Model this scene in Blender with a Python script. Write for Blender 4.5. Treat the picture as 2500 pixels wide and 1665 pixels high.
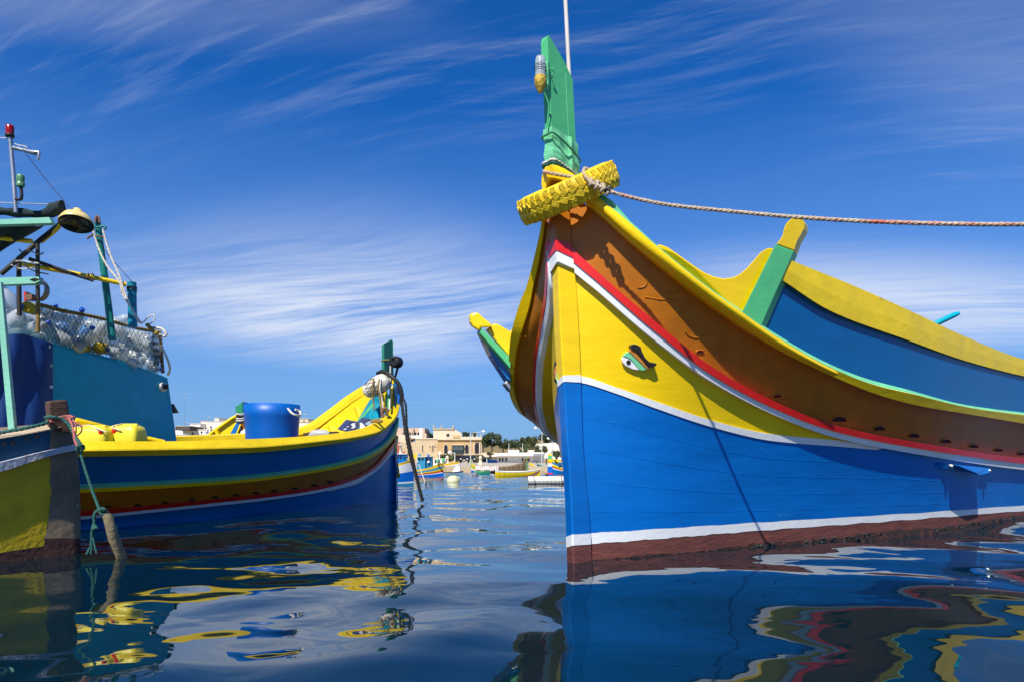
import bpy, math, random
import numpy as np
from mathutils import Vector, Matrix

for o in list(bpy.data.objects):
    bpy.data.objects.remove(o)

# ------------------------------------------------------------------ camera, sky, sun, exposure
F, YH, H = 1667.0, 1125.0, 0.60          # focal length in photo pixels, horizon row, eye height in metres
scene = bpy.context.scene
cam_data = bpy.data.cameras.new('camera')
cam = bpy.data.objects.new('camera', cam_data)
scene.collection.objects.link(cam)
cam.location = (0, 0, H)
cam.rotation_euler = (math.pi / 2, 0, 0)
cam_data.sensor_width = 36.0
cam_data.lens = 36.0 * F / 2500.0
cam_data.shift_y = (YH - 832.5) / 2500.0
cam_data.clip_start = 0.05
cam_data.clip_end = 3000.0
scene.camera = cam

SUN = Vector((-0.22, -0.60, 0.77)).normalized()      # towards the sun
sun_el = math.asin(SUN.z)
sun_az = math.atan2(SUN.x, SUN.y)                     # from +Y clockwise
sl = bpy.data.lights.new('sun', 'SUN')
sl.energy = 4.8
sl.angle = math.radians(0.5)
sl.color = (1.0, 0.95, 0.86)
so = bpy.data.objects.new('sun', sl)
scene.collection.objects.link(so)
so.rotation_euler = (-SUN).to_track_quat('-Z', 'Y').to_euler()
so.location = (-20, -25, 40)

world = bpy.data.worlds.new('World')
scene.world = world
world.use_nodes = True
wn, wl = world.node_tree.nodes, world.node_tree.links
wn.clear()


def N(tree, kind, **kw):
    n = tree.nodes.new(kind)
    for k, v in kw.items():
        setattr(n, k, v)
    return n


def build_sky():
    t = world.node_tree
    out = N(t, 'ShaderNodeOutputWorld')
    bg = N(t, 'ShaderNodeBackground')
    bg.inputs['Strength'].default_value = 0.085
    sky = N(t, 'ShaderNodeTexSky', sky_type='NISHITA')
    sky.sun_disc = False
    sky.sun_elevation = sun_el
    sky.sun_rotation = sun_az
    sky.altitude = 300
    sky.air_density = 1.0
    sky.dust_density = 0.1
    sky.ozone_density = 2.2
    # polarised, deep blue: steeper tone curve, less red
    pre = N(t, 'ShaderNodeMix', data_type='RGBA', blend_type='MULTIPLY')
    pre.inputs['Factor'].default_value = 1.0
    wl.new(sky.outputs[0], pre.inputs['A'])
    pre.inputs['B'].default_value = (0.018, 0.092, 0.165, 1)
    gam = N(t, 'ShaderNodeGamma')
    gam.inputs['Gamma'].default_value = 1.15
    wl.new(pre.outputs['Result'], gam.inputs['Color'])
    hsv = N(t, 'ShaderNodeMix', data_type='RGBA', blend_type='MULTIPLY')
    hsv.inputs['Factor'].default_value = 1.0
    wl.new(gam.outputs[0], hsv.inputs['A'])
    hsv.inputs['B'].default_value = (7.6, 7.8, 7.9, 1)
    hsv.clamp_result = False
    tc = N(t, 'ShaderNodeTexCoord')
    sep = N(t, 'ShaderNodeSeparateXYZ')
    wl.new(tc.outputs['Generated'], sep.inputs[0])

    def M(op, a, b=None, clamp=False):
        n = N(t, 'ShaderNodeMath', operation=op)
        n.use_clamp = clamp
        for i, v in enumerate((a, b)):
            if v is None:
                continue
            if isinstance(v, (int, float)):
                n.inputs[i].default_value = v
            else:
                wl.new(v, n.inputs[i])
        return n.outputs[0]
    z = M('MAXIMUM', sep.outputs[2], 0.0)
    den = M('ADD', z, 0.10)
    px = M('DIVIDE', sep.outputs[0], den)
    py = M('DIVIDE', sep.outputs[1], den)
    comb = N(t, 'ShaderNodeCombineXYZ')
    wl.new(px, comb.inputs[0])
    wl.new(py, comb.inputs[1])
    # gentle bending of the streaks
    wob = N(t, 'ShaderNodeTexNoise')
    wob.inputs['Scale'].default_value = 0.45
    wob.inputs['Detail'].default_value = 2.0
    wl.new(comb.outputs[0], wob.inputs['Vector'])
    wsub = N(t, 'ShaderNodeVectorMath', operation='SUBTRACT')
    wl.new(wob.outputs['Color'], wsub.inputs[0])
    wsub.inputs[1].default_value = (0.5, 0.5, 0.5)
    wsc = N(t, 'ShaderNodeVectorMath', operation='SCALE')
    wl.new(wsub.outputs[0], wsc.inputs[0])
    wsc.inputs['Scale'].default_value = 0.7
    wadd = N(t, 'ShaderNodeVectorMath', operation='ADD')
    wl.new(comb.outputs[0], wadd.inputs[0])
    wl.new(wsc.outputs[0], wadd.inputs[1])

    def streak(rot, sx, sy, scale, detail, rough, off):
        m = N(t, 'ShaderNodeMapping')
        m.vector_type = 'TEXTURE'
        m.inputs['Rotation'].default_value = (0, 0, math.radians(rot))
        m.inputs['Scale'].default_value = (1 / sx, 1 / sy, 1)
        m.inputs['Location'].default_value = off
        wl.new(wadd.outputs[0], m.inputs['Vector'])
        n = N(t, 'ShaderNodeTexNoise')
        n.inputs['Scale'].default_value = scale
        n.inputs['Detail'].default_value = detail
        n.inputs['Roughness'].default_value = rough
        n.inputs['Distortion'].default_value = 0.25
        wl.new(m.outputs[0], n.inputs['Vector'])
        return n.outputs['Fac']

    def ramp(v, lo, hi, smooth=True):
        r = N(t, 'ShaderNodeMapRange')
        r.interpolation_type = 'SMOOTHSTEP' if smooth else 'LINEAR'
        r.inputs['From Min'].default_value = lo
        r.inputs['From Max'].default_value = hi
        wl.new(v, r.inputs['Value'])
        return r.outputs[0]
    fine = streak(-22, 0.55, 6.5, 1.6, 11, 0.66, (3.1, 0.7, 0))
    hair = streak(-9, 0.8, 11.0, 2.2, 10, 0.7, (5.2, 1.9, 0))
    broad = streak(-16, 0.45, 1.3, 0.9, 6, 0.6, (1.3, 4.4, 0))
    cover = streak(-20, 0.7, 1.0, 0.6, 4, 0.55, (7.7, 2.2, 0))
    fine = M('ADD', M('MULTIPLY', fine, 0.62), M('MULTIPLY', hair, 0.38))

    # the thick cirrus banks: soft areas of denser cloud on the cloud plane
    def bank(cx, cy, rx, ry, rot):
        m = N(t, 'ShaderNodeMapping')
        m.vector_type = 'TEXTURE'
        m.inputs['Location'].default_value = (cx, cy, 0)
        m.inputs['Rotation'].default_value = (0, 0, math.radians(rot))
        m.inputs['Scale'].default_value = (rx, ry, 1)
        wl.new(wadd.outputs[0], m.inputs['Vector'])
        ln = N(t, 'ShaderNodeVectorMath', operation='LENGTH')
        wl.new(m.outputs[0], ln.inputs[0])
        r = N(t, 'ShaderNodeMapRange')
        r.interpolation_type = 'SMOOTHSTEP'
        r.inputs['From Min'].default_value = 1.0
        r.inputs['From Max'].default_value = 0.1
        wl.new(ln.outputs['Value'], r.inputs['Value'])
        return r.outputs[0]
    b1 = bank(-0.70, 3.15, 1.45, 1.35, -4)
    b2 = bank(1.6, 2.9, 1.5, 0.8, 12)
    b3 = bank(0.9, 1.35, 0.8, 0.3, 28)
    b4 = bank(-0.75, 1.25, 0.8, 0.16, 14)
    b5 = bank(-7.0, 0.0, 4.0, 1.6, 20)
    b6 = bank(5.0, -3.5, 4.0, 1.8, 20)
    b7 = bank(-2.0, -5.0, 4.0, 1.8, 20)
    banks = M('ADD', b1, M('MULTIPLY', b2, 0.8))
    for b, s in ((b3, 0.14), (b4, 0.16), (b5, 0.8), (b6, 0.8), (b7, 0.8)):
        banks = M('ADD', banks, M('MULTIPLY', b, s))
    wisps = M('MULTIPLY', ramp(fine, 0.47, 0.72), ramp(cover, 0.40, 0.66))
    body = M('MULTIPLY', ramp(M('ADD', M('MULTIPLY', fine, 0.52), M('MULTIPLY', broad, 0.57)), 0.34, 0.60), banks)
    dens = M('ADD', M('MULTIPLY', wisps, 0.21), M('MULTIPLY', body, 0.95), True)
    fade = ramp(z, 0.0, 0.09)
    dens = M('MULTIPLY', dens, M('ADD', M('MULTIPLY', fade, 0.55), 0.45), True)
    dens = M('MINIMUM', dens, 0.86)
    mix = N(t, 'ShaderNodeMix', data_type='RGBA')
    wl.new(dens, mix.inputs['Factor'])
    # pale haze low over the horizon, all the way round
    veil = N(t, 'ShaderNodeMix', data_type='RGBA')
    hz = N(t, 'ShaderNodeMapRange')
    hz.inputs['From Min'].default_value = 0.0
    hz.inputs['From Max'].default_value = 0.46
    hz.inputs['To Min'].default_value = 0.93
    hz.inputs['To Max'].default_value = 0.0
    wl.new(z, hz.inputs['Value'])
    wl.new(M('POWER', hz.outputs[0], 1.1), veil.inputs['Factor'])
    wl.new(hsv.outputs['Result'], veil.inputs['A'])
    veil.inputs['B'].default_value = (2.0, 3.2, 5.5, 1)
    wl.new(veil.outputs['Result'], mix.inputs['A'])
    mix.inputs['B'].default_value = (6.3, 6.8, 7.9, 1)
    wl.new(mix.outputs['Result'], bg.inputs['Color'])
    wl.new(bg.outputs[0], out.inputs[0])


build_sky()
scene.view_settings.view_transform = 'Standard'
scene.view_settings.look = 'None'
scene.view_settings.gamma = 1.0
scene.view_settings.use_curve_mapping = False
scene.view_settings.exposure = 0.52
scene.render.engine = 'CYCLES'
scene.cycles.use_denoising = True
scene.cycles.max_bounces = 8
scene.cycles.transparent_max_bounces = 12
scene.cycles.sample_clamp_indirect = 6.0

# ------------------------------------------------------------------ helpers
rng = random.Random(7)


def P(x, y, Y):
    """photo pixel + distance -> point in the place"""
    return Vector(((x - 1250.0) / F * Y, Y, H + (YH - y) / F * Y))


class Curve1:
    """smooth function through points (monotone x)"""
    def __init__(self, pts):
        pts = sorted(pts)
        self.x = np.array([p[0] for p in pts], float)
        self.y = np.array([p[1] for p in pts], float)
        d = np.diff(self.y) / np.diff(self.x)
        m = np.zeros(len(pts))
        m[0], m[-1] = d[0], d[-1]
        for i in range(1, len(pts) - 1):
            if d[i - 1] * d[i] > 0:
                w1 = 2 * (self.x[i + 1] - self.x[i]) + (self.x[i] - self.x[i - 1])
                w2 = (self.x[i + 1] - self.x[i]) + 2 * (self.x[i] - self.x[i - 1])
                m[i] = (w1 + w2) / (w1 / d[i - 1] + w2 / d[i])
        self.m = m

    def __call__(self, v):
        x, y, m = self.x, self.y, self.m
        if v <= x[0]:
            return float(y[0] + m[0] * (v - x[0]))
        if v >= x[-1]:
            return float(y[-1] + m[-1] * (v - x[-1]))
        i = int(np.searchsorted(x, v)) - 1
        h = x[i + 1] - x[i]
        t = (v - x[i]) / h
        return float(y[i] * (1 + 2 * t) * (1 - t) ** 2 + m[i] * h * t * (1 - t) ** 2
                     + y[i + 1] * t * t * (3 - 2 * t) + m[i + 1] * h * t * t * (t - 1))


def lin(c):
    """sRGB 0-255 -> linear"""
    r = []
    for v in c:
        v = v / 255.0
        r.append(v / 12.92 if v <= 0.04045 else ((v + 0.055) / 1.055) ** 2.4)
    return tuple(r)


MATS = {}


def mat(name, col, rough=0.45, metal=0.0, var=0.12, scale=6.0, bump=0.0, bscale=40.0, coat=0.0, spec=0.5,
        wear=None, wear_amt=0.0, wear_scale=9.0, alpha=1.0, trans=0.0, ior=1.45, stretch=(1, 1, 1)):
    if name in MATS:
        return MATS[name]
    m = bpy.data.materials.new(name)
    m.use_nodes = True
    t = m.node_tree
    t.nodes.clear()
    out = N(t, 'ShaderNodeOutputMaterial')
    b = N(t, 'ShaderNodeBsdfPrincipled')
    t.links.new(b.outputs[0], out.inputs[0])
    b.inputs['Roughness'].default_value = rough
    b.inputs['Metallic'].default_value = metal
    b.inputs['Specular IOR Level'].default_value = spec
    b.inputs['Coat Weight'].default_value = coat
    b.inputs['Coat Roughness'].default_value = 0.12
    b.inputs['Alpha'].default_value = alpha
    b.inputs['Transmission Weight'].default_value = trans
    b.inputs['IOR'].default_value = ior
    tc = N(t, 'ShaderNodeTexCoord')
    mp = N(t, 'ShaderNodeMapping')
    mp.inputs['Scale'].default_value = stretch
    t.links.new(tc.outputs['Object'], mp.inputs['Vector'])
    n1 = N(t, 'ShaderNodeTexNoise')
    n1.inputs['Scale'].default_value = scale
    n1.inputs['Detail'].default_value = 6
    n1.inputs['Roughness'].default_value = 0.6
    t.links.new(mp.outputs[0], n1.inputs['Vector'])
    mr = N(t, 'ShaderNodeMapRange')
    mr.inputs['From Min'].default_value = 0.25
    mr.inputs['From Max'].default_value = 0.75
    mr.inputs['To Min'].default_value = 1.0 - var
    mr.inputs['To Max'].default_value = 1.0 + var * 0.6
    t.links.new(n1.outputs['Fac'], mr.inputs['Value'])
    mul = N(t, 'ShaderNodeMix', data_type='RGBA', blend_type='MULTIPLY')
    mul.inputs['Factor'].default_value = 1.0
    mul.inputs['A'].default_value = (*col, 1)
    t.links.new(mr.outputs[0], mul.inputs['B'])
    colour = mul.outputs['Result']
    if wear is not None:
        n2 = N(t, 'ShaderNodeTexNoise')
        n2.inputs['Scale'].default_value = wear_scale
        n2.inputs['Detail'].default_value = 8
        n2.inputs['Roughness'].default_value = 0.68
        t.links.new(mp.outputs[0], n2.inputs['Vector'])
        r2 = N(t, 'ShaderNodeMapRange')
        r2.inputs['From Min'].default_value = 0.70 - wear_amt
        r2.inputs['From Max'].default_value = 0.76 - wear_amt
        t.links.new(n2.outputs['Fac'], r2.inputs['Value'])
        mx = N(t, 'ShaderNodeMix', data_type='RGBA')
        t.links.new(r2.outputs[0], mx.inputs['Factor'])
        t.links.new(colour, mx.inputs['A'])
        mx.inputs['B'].default_value = (*wear, 1)
        colour = mx.outputs['Result']
    t.links.new(colour, b.inputs['Base Color'])
    # roughness breaks up a little too
    rr = N(t, 'ShaderNodeMapRange')
    rr.inputs['To Min'].default_value = max(0.02, rough - 0.1)
    rr.inputs['To Max'].default_value = min(1, rough + 0.1)
    t.links.new(n1.outputs['Fac'], rr.inputs['Value'])
    t.links.new(rr.outputs[0], b.inputs['Roughness'])
    if bump > 0:
        n3 = N(t, 'ShaderNodeTexNoise')
        n3.inputs['Scale'].default_value = bscale
        n3.inputs['Detail'].default_value = 4
        t.links.new(mp.outputs[0], n3.inputs['Vector'])
        bp = N(t, 'ShaderNodeBump')
        bp.inputs['Strength'].default_value = bump
        bp.inputs['Distance'].default_value = 0.02
        t.links.new(n3.outputs['Fac'], bp.inputs['Height'])
        t.links.new(bp.outputs[0], b.inputs['Normal'])
    MATS[name] = m
    return m


# paint of the boats
dirt = (0.10, 0.075, 0.03)
YEL = mat('yellow paint', (0.86, 0.575, 0.002), 0.36, var=0.10, bump=0.10, bscale=7, coat=0.10, spec=0.35, scale=2.5, wear=(0.76, 0.48, 0.008), wear_amt=0.05, wear_scale=4, stretch=(0.9, 0.9, 3.5))
YEL2 = mat('worn yellow paint', (0.80, 0.56, 0.005), 0.45, var=0.16, bump=0.14, bscale=26, wear=(0.42, 0.30, 0.03), wear_amt=0.06, wear_scale=7)
BLU = mat('blue paint', (0.0, 0.138, 0.50), 0.32, var=0.20, bump=0.09, bscale=6, coat=0.12, spec=0.4, scale=2.2, wear=(0.02, 0.18, 0.49), wear_amt=0.05, wear_scale=3.5, stretch=(0.8, 0.8, 4.0))
BLU2 = mat('deep blue paint', (0.0, 0.135, 0.40), 0.36, var=0.14, bump=0.06, bscale=9, coat=0.2, scale=3)
BRN = mat('brown paint', (0.42, 0.135, 0.006), 0.38, var=0.22, bump=0.22, bscale=9, coat=0.08, spec=0.3, scale=4, wear=(0.27, 0.08, 0.006), wear_amt=0.04, wear_scale=6)
RED = mat('red paint', (0.72, 0.016, 0.008), 0.28, var=0.08, bump=0.06, bscale=18, coat=0.4)
WHT = mat('white paint', (0.76, 0.77, 0.76), 0.42, var=0.07, bump=0.10, bscale=22, wear=(0.42, 0.40, 0.36), wear_amt=0.01, wear_scale=11)
GRN = mat('green paint', (0.085, 0.47, 0.18), 0.42, var=0.12, bump=0.12, bscale=14, coat=0.1, wear=(0.03, 0.20, 0.08), wear_amt=0.01, wear_scale=16)
GRN2 = mat('light green paint', (0.16, 0.56, 0.28), 0.42, var=0.15, bump=0.18, bscale=15, wear=(0.20, 0.14, 0.08), wear_amt=0.0, wear_scale=13)
TEAL = mat('turquoise paint', (0.0, 0.34, 0.46), 0.38, var=0.14, bump=0.04, bscale=8)
ANTI = mat('antifouling paint', (0.140, 0.042, 0.032), 0.75, var=0.35, bump=0.25, bscale=30, scale=8, wear=(0.20, 0.055, 0.018), wear_amt=0.10, wear_scale=4, stretch=(0.7, 0.7, 3))
BLACK = mat('black rubber', (0.012, 0.012, 0.013), 0.55, var=0.3, bump=0.15)
DARK = mat('dark opening', (0.008, 0.006, 0.005), 0.9)
STEEL = mat('galvanised steel', (0.42, 0.43, 0.44), 0.38, metal=0.8, var=0.25, bump=0.05)
RUST = mat('rusty steel', (0.17, 0.085, 0.045), 0.8, var=0.45, bump=0.3, scale=18)
WOOD = mat('weathered wood', (0.17, 0.12, 0.075), 0.85, var=0.45, bump=0.4, bscale=30, scale=10, stretch=(1, 1, 0.25))
ROPE_T = mat('tan rope', (0.46, 0.36, 0.26), 0.9, var=0.3, scale=2, bump=0.3, bscale=120, wear=(0.46, 0.13, 0.08), wear_amt=0.18, wear_scale=0.9)
ROPE_G = mat('green rope', (0.022, 0.105, 0.085), 0.9, var=0.4, bump=0.3, bscale=100)
ROPE_B = mat('black rope', (0.014, 0.015, 0.018), 0.85, var=0.4, bump=0.3, bscale=100)
ROPE_W = mat('pale rope', (0.62, 0.57, 0.48), 0.9, var=0.2, bump=0.3, bscale=100)
ROPE_O = mat('ochre rope', (0.27, 0.18, 0.045), 0.9, var=0.45, bump=0.3, bscale=60)
ROPE_R = mat('faded red cord', (0.40, 0.12, 0.10), 0.9, var=0.4)


def empty(name, loc, label=None, cat=None, group=None):
    o = bpy.data.objects.new(name, None)
    o.empty_display_size = 0.2
    scene.collection.objects.link(o)
    o.location = loc
    return tag(o, label, cat, group)


def tag(o, label=None, cat=None, group=None, kind=None):
    if label:
        o['label'] = label
    if cat:
        o['category'] = cat
    if group:
        o['group'] = group
    if kind:
        o['kind'] = kind
    return o


class MB:
    """collects shapes (world coordinates) and links them as one mesh object"""
    def __init__(self):
        self.v, self.f, self.mi, self.mats, self.cur = [], [], [], [], 0
        self.sm = []

    def use(self, m):
        if m not in self.mats:
            self.mats.append(m)
        self.cur = self.mats.index(m)
        return self

    def add(self, verts, faces, smooth=False):
        n = len(self.v)
        self.v += [tuple(p) for p in verts]
        for f in faces:
            self.f.append(tuple(i + n for i in f))
            self.mi.append(self.cur)
            self.sm.append(smooth)
        return self

    def grid(self, rows, closed_u=False, closed_v=False, smooth=True, flip=False):
        nr, nc = len(rows), len(rows[0])
        vs = [p for r in rows for p in r]
        fs = []
        for i in range(nr if closed_u else nr - 1):
            for j in range(nc if closed_v else nc - 1):
                a, b = i * nc + j, i * nc + (j + 1) % nc
                c, d = ((i + 1) % nr) * nc + (j + 1) % nc, ((i + 1) % nr) * nc + j
                fs.append((a, d, c, b) if flip else (a, b, c, d))
        return self.add(vs, fs, smooth)

    def box(self, c, s, ax=None, bev=0.0):
        """box of full size s at c, ax = 3 axes"""
        ax = ax or (Vector((1, 0, 0)), Vector((0, 1, 0)), Vector((0, 0, 1)))
        c = Vector(c)
        hs = [k / 2 for k in s]
        vs = []
        for sz in (-1, 1):
            for sx, sy in ((-1, -1), (1, -1), (1, 1), (-1, 1)):
                vs.append(c + ax[0] * hs[0] * sx + ax[1] * hs[1] * sy + ax[2] * hs[2] * sz)
        return self.add(vs, [(0, 3, 2, 1), (4, 5, 6, 7), (0, 1, 5, 4), (1, 2, 6, 5), (2, 3, 7, 6), (3, 0, 4, 7)])

    def prism(self, poly, d):
        """polygon (3-D points) extruded by vector d"""
        d = Vector(d)
        n = len(poly)
        a = [Vector(p) for p in poly]
        b = [p + d for p in a]
        fs = [tuple(range(n - 1, -1, -1)), tuple(range(n, 2 * n))]
        for i in range(n):
            j = (i + 1) % n
            fs.append((i, j, n + j, n + i))
        return self.add(a + b, fs)

    def tube(self, pts, r, seg=8, caps=True, smooth=True, squash=None):
        pts = [Vector(p) for p in pts]
        n = len(pts)
        rs = r if isinstance(r, (list, tuple)) else [r] * n
        rows = []
        up = None
        for i, p in enumerate(pts):
            d = (pts[min(i + 1, n - 1)] - pts[max(i - 1, 0)])
            if d.length < 1e-9:
                d = Vector((0, 0, 1))
            d.normalize()
            if up is None:
                up = Vector((0, 0, 1)) if abs(d.z) < 0.9 else Vector((1, 0, 0))
            s = d.cross(up)
            if s.length < 1e-6:
                s = d.cross(Vector((1, 0, 0)))
            s.normalize()
            u = s.cross(d).normalized()
            up = u
            rows.append([p + (s * math.cos(2 * math.pi * k / seg) + u * math.sin(2 * math.pi * k / seg)) * rs[i] for k in range(seg)])
        self.grid(rows, closed_v=True, smooth=smooth)
        if caps:
            self.add(rows[0], [tuple(range(seg))])
            self.add(rows[-1], [tuple(range(seg - 1, -1, -1))])
        return self

    def rope(self, pts, r, turns_per_m=9.0, strands=3, step=0.03):
        """twisted three-strand rope along a polyline"""
        pts = resample(pts, step)
        n = len(pts)
        L = 0.0
        frames = []
        up = None
        for i, p in enumerate(pts):
            d = (pts[min(i + 1, n - 1)] - pts[max(i - 1, 0)]).normalized()
            if up is None:
                up = Vector((0, 0, 1)) if abs(d.z) < 0.9 else Vector((1, 0, 0))
            s = d.cross(up).normalized()
            u = s.cross(d).normalized()
            up = u
            if i:
                L += (pts[i] - pts[i - 1]).length
            frames.append((p, s, u, L))
        for k in range(strands):
            a0 = 2 * math.pi * k / strands
            path = []
            for p, s, u, l in frames:
                a = a0 + l * turns_per_m * 2 * math.pi
                path.append(p + (s * math.cos(a) + u * math.sin(a)) * r * 0.5)
            self.tube(path, r * 0.58, 5)
        return self

    def lathe(self, base, axis, prof, seg=20, smooth=True, caps=True, ref=None):
        """prof = list of (radius, distance along axis)"""
        axis = Vector(axis).normalized()
        ref = Vector(ref) if ref else (Vector((0, 0, 1)) if abs(axis.z) < 0.9 else Vector((1, 0, 0)))
        s = axis.cross(ref).normalized()
        u = s.cross(axis).normalized()
        base = Vector(base)
        rows = []
        for r, h in prof:
            rows.append([base + axis * h + (s * math.cos(2 * math.pi * k / seg) + u * math.sin(2 * math.pi * k / seg)) * r for k in range(seg)])
        self.grid(rows, closed_v=True, smooth=smooth, flip=True)
        if caps:
            self.add(rows[0], [tuple(range(seg))])
            self.add(rows[-1], [tuple(range(seg - 1, -1, -1))])
        return self

    def build(self, name, m=None, parent=None, label=None, kind=None, bevel=0.0, weld=False):
        me = bpy.data.meshes.new(name)
        me.from_pydata(self.v, [], self.f)
        if m is not None and not self.mats:
            self.mats = [m]
        for k in self.mats:
            me.materials.append(k)
        me.polygons.foreach_set('material_index', self.mi)
        me.polygons.foreach_set('use_smooth', self.sm)
        me.update()
        o = bpy.data.objects.new(name, me)
        scene.collection.objects.link(o)
        if parent is not None:
            o.parent = parent
            w = Vector(parent.location) if parent.parent is None else Vector(parent.parent.location)
            if parent.parent is None:
                o.matrix_parent_inverse = Matrix.Translation(-w)
        if bevel:
            bm = o.modifiers.new('bevel', 'BEVEL')
            bm.width = bevel
            bm.segments = 2
            bm.limit_method = 'ANGLE'
            bm.angle_limit = math.radians(40)
        if label:
            o['label'] = label
        if kind:
            o['kind'] = kind
        return o


def resample(pts, step):
    pts = [Vector(p) for p in pts]
    # Catmull-Rom through the points
    out = []
    n = len(pts)
    for i in range(n - 1):
        p0, p1, p2, p3 = pts[max(i - 1, 0)], pts[i], pts[i + 1], pts[min(i + 2, n - 1)]
        k = max(2, int((p2 - p1).length / step))
        for j in range(k):
            t = j / k
            out.append(0.5 * ((2 * p1) + (p2 - p0) * t + (2 * p0 - 5 * p1 + 4 * p2 - p3) * t * t + (3 * p1 - p0 - 3 * p2 + p3) * t ** 3))
    out.append(pts[-1])
    return out


def single(name, mb, m, label, cat, group=None, bevel=0.0, kind=None):
    o = mb.build(name, m, None, bevel=bevel)
    return tag(o, label, cat, group, kind)


Z = Vector((0, 0, 1))

# ------------------------------------------------------------------ water
def water_material():
    m = bpy.data.materials.new('harbour water')
    m.use_nodes = True
    t = m.node_tree
    t.nodes.clear()
    out = N(t, 'ShaderNodeOutputMaterial')
    b = N(t, 'ShaderNodeBsdfPrincipled')
    b.inputs['Base Color'].default_value = (0.001, 0.011, 0.018, 1)
    b.inputs['Roughness'].default_value = 0.015
    b.inputs['IOR'].default_value = 1.5
    b.inputs['Specular IOR Level'].default_value = 0.62
    tc = N(t, 'ShaderNodeTexCoord')
    mp = N(t, 'ShaderNodeMapping')
    mp.inputs['Scale'].default_value = (1.0, 1.25, 1.0)
    mp.inputs['Rotation'].default_value = (0, 0, 0.3)
    t.links.new(tc.outputs['Object'], mp.inputs['Vector'])
    n1 = N(t, 'ShaderNodeTexNoise')
    n1.inputs['Scale'].default_value = 2.2
    n1.inputs['Detail'].default_value = 2.0
    n1.inputs['Roughness'].default_value = 0.42
    n1.inputs['Distortion'].default_value = 0.6
    t.links.new(mp.outputs[0], n1.inputs['Vector'])
    bp = N(t, 'ShaderNodeBump')
    bp.inputs['Strength'].default_value = 0.21
    bp.inputs['Distance'].default_value = 0.03
    t.links.new(n1.outputs['Fac'], bp.inputs['Height'])
    t.links.new(bp.outputs[0], b.inputs['Normal'])
    t.links.new(b.outputs[0], out.inputs[0])
    return m


def build_water():
    r = random.Random(21)
    waves = []
    for lam, slope, cnt in ((3.4, 0.010, 3), (1.9, 0.014, 4), (1.1, 0.016, 5), (0.62, 0.011, 5), (0.36, 0.005, 5)):
        for _ in range(cnt):
            l = lam * r.uniform(0.8, 1.25)
            a = r.gauss(1.15, 0.75)
            k = 2 * math.pi / l
            waves.append((k * math.cos(a), k * math.sin(a), slope * r.uniform(0.7, 1.3) / k, r.uniform(0, 6.28)))
    nr, nc = 640, 420
    Ys = 0.45 * np.exp(np.linspace(0, math.log(44.0 / 0.45), nr))
    S = np.linspace(-1.5, 1.5, nc)
    Yg, Sg = np.meshgrid(Ys, S, indexing='ij')
    Xg = Sg * (Yg + 0.6)
    Zg = np.zeros_like(Xg)
    wx = Xg + 0.12 * np.sin(1.7 * Yg + 0.6 * Xg)
    wy = Yg + 0.12 * np.sin(1.3 * Xg - 0.7 * Yg)
    for kx, ky, amp, ph in waves:
        Zg += amp * np.sin(kx * wx + ky * wy + ph)
    # long swell added to tilt the near water and lift its reflections, weaker leftwards
    Zg += 0.034 * np.sin(2 * math.pi / 5.2 * (Yg - 2.35 + 0.12 * Xg)) * np.clip(1.6 - Yg / 12, 0.25, 1) * (0.15 + 0.85 / (1 + np.exp(-3.0 * (Xg + 0.2))))
    verts = np.stack([Xg, Yg, Zg], -1).reshape(-1, 3)
    idx = np.arange(nr * nc).reshape(nr, nc)
    faces = np.stack([idx[:-1, :-1], idx[:-1, 1:], idx[1:, 1:], idx[1:, :-1]], -1).reshape(-1, 4)
    # calm outer sheet just below the near field, reaching far to all sides
    nv = len(verts)
    outer = np.array([(-400, -200, -0.16), (400, -200, -0.16), (400, 60, -0.16), (-400, 60, -0.16)])
    verts = np.vstack([verts, outer])
    me = bpy.data.meshes.new('water')
    me.from_pydata(verts.tolist(), [], faces.tolist() + [[nv, nv + 1, nv + 2, nv + 3]])
    me.polygons.foreach_set('use_smooth', [True] * len(me.polygons))
    me.materials.append(water_material())
    o = bpy.data.objects.new('water', me)
    scene.collection.objects.link(o)
    tag(o, 'rippled blue harbour water reflecting the boats', 'water', kind='structure')


build_water()

# ------------------------------------------------------------------ the large painted boat
S0 = P(1385, 1378, 3.95)
main = empty('fishing_boat', (S0.x, S0.y, 0), 'large bright fishing boat with blue and yellow bow, tall green stem board and painted eye', 'boat')

YWP = Curve1([(1385, 1378), (1586, 1364), (1835, 1337), (2061, 1315), (2282, 1293), (2500, 1265), (2750, 1243)])
RLO = Curve1([(1390, 455), (1426, 497), (1468, 532), (1535, 593), (1620, 663), (1742, 757), (1883, 846), (2018, 912), (2119, 953), (2213, 980), (2355, 1007), (2500, 1031), (2750, 1055)])
RHI = Curve1([(1390, 425), (1452, 481), (1480, 503), (1535, 548), (1620, 625), (1742, 723), (1803, 764), (1883, 818), (2018, 893), (2119, 932), (2213, 955), (2355, 991), (2500, 1010), (2750, 1035)])
REDT = Curve1([(1390, 605), (1453, 664), (1600, 792), (1718, 888), (1883, 977), (2025, 1033), (2213, 1073), (2500, 1118), (2750, 1140)])
REDB = Curve1([(1390, 637), (1453, 689), (1600, 816), (1718, 908), (1883, 995), (2025, 1048), (2213, 1087), (2500, 1130), (2750, 1150)])
WHTB = Curve1([(1390, 660), (1453, 711), (1600, 837), (1718, 924), (1883, 1010), (2025, 1063), (2213, 1102), (2500, 1145), (2750, 1163)])
LWT = Curve1([(1390, 916), (1416, 918), (1500, 944), (1600, 979), (1742, 1027), (1883, 1059), (2072, 1077), (2150, 1090)])
LWB = Curve1([(1390, 931), (1416, 934), (1500, 959), (1600, 996), (1742, 1043), (1883, 1075), (2072, 1091), (2150, 1098)])
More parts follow.
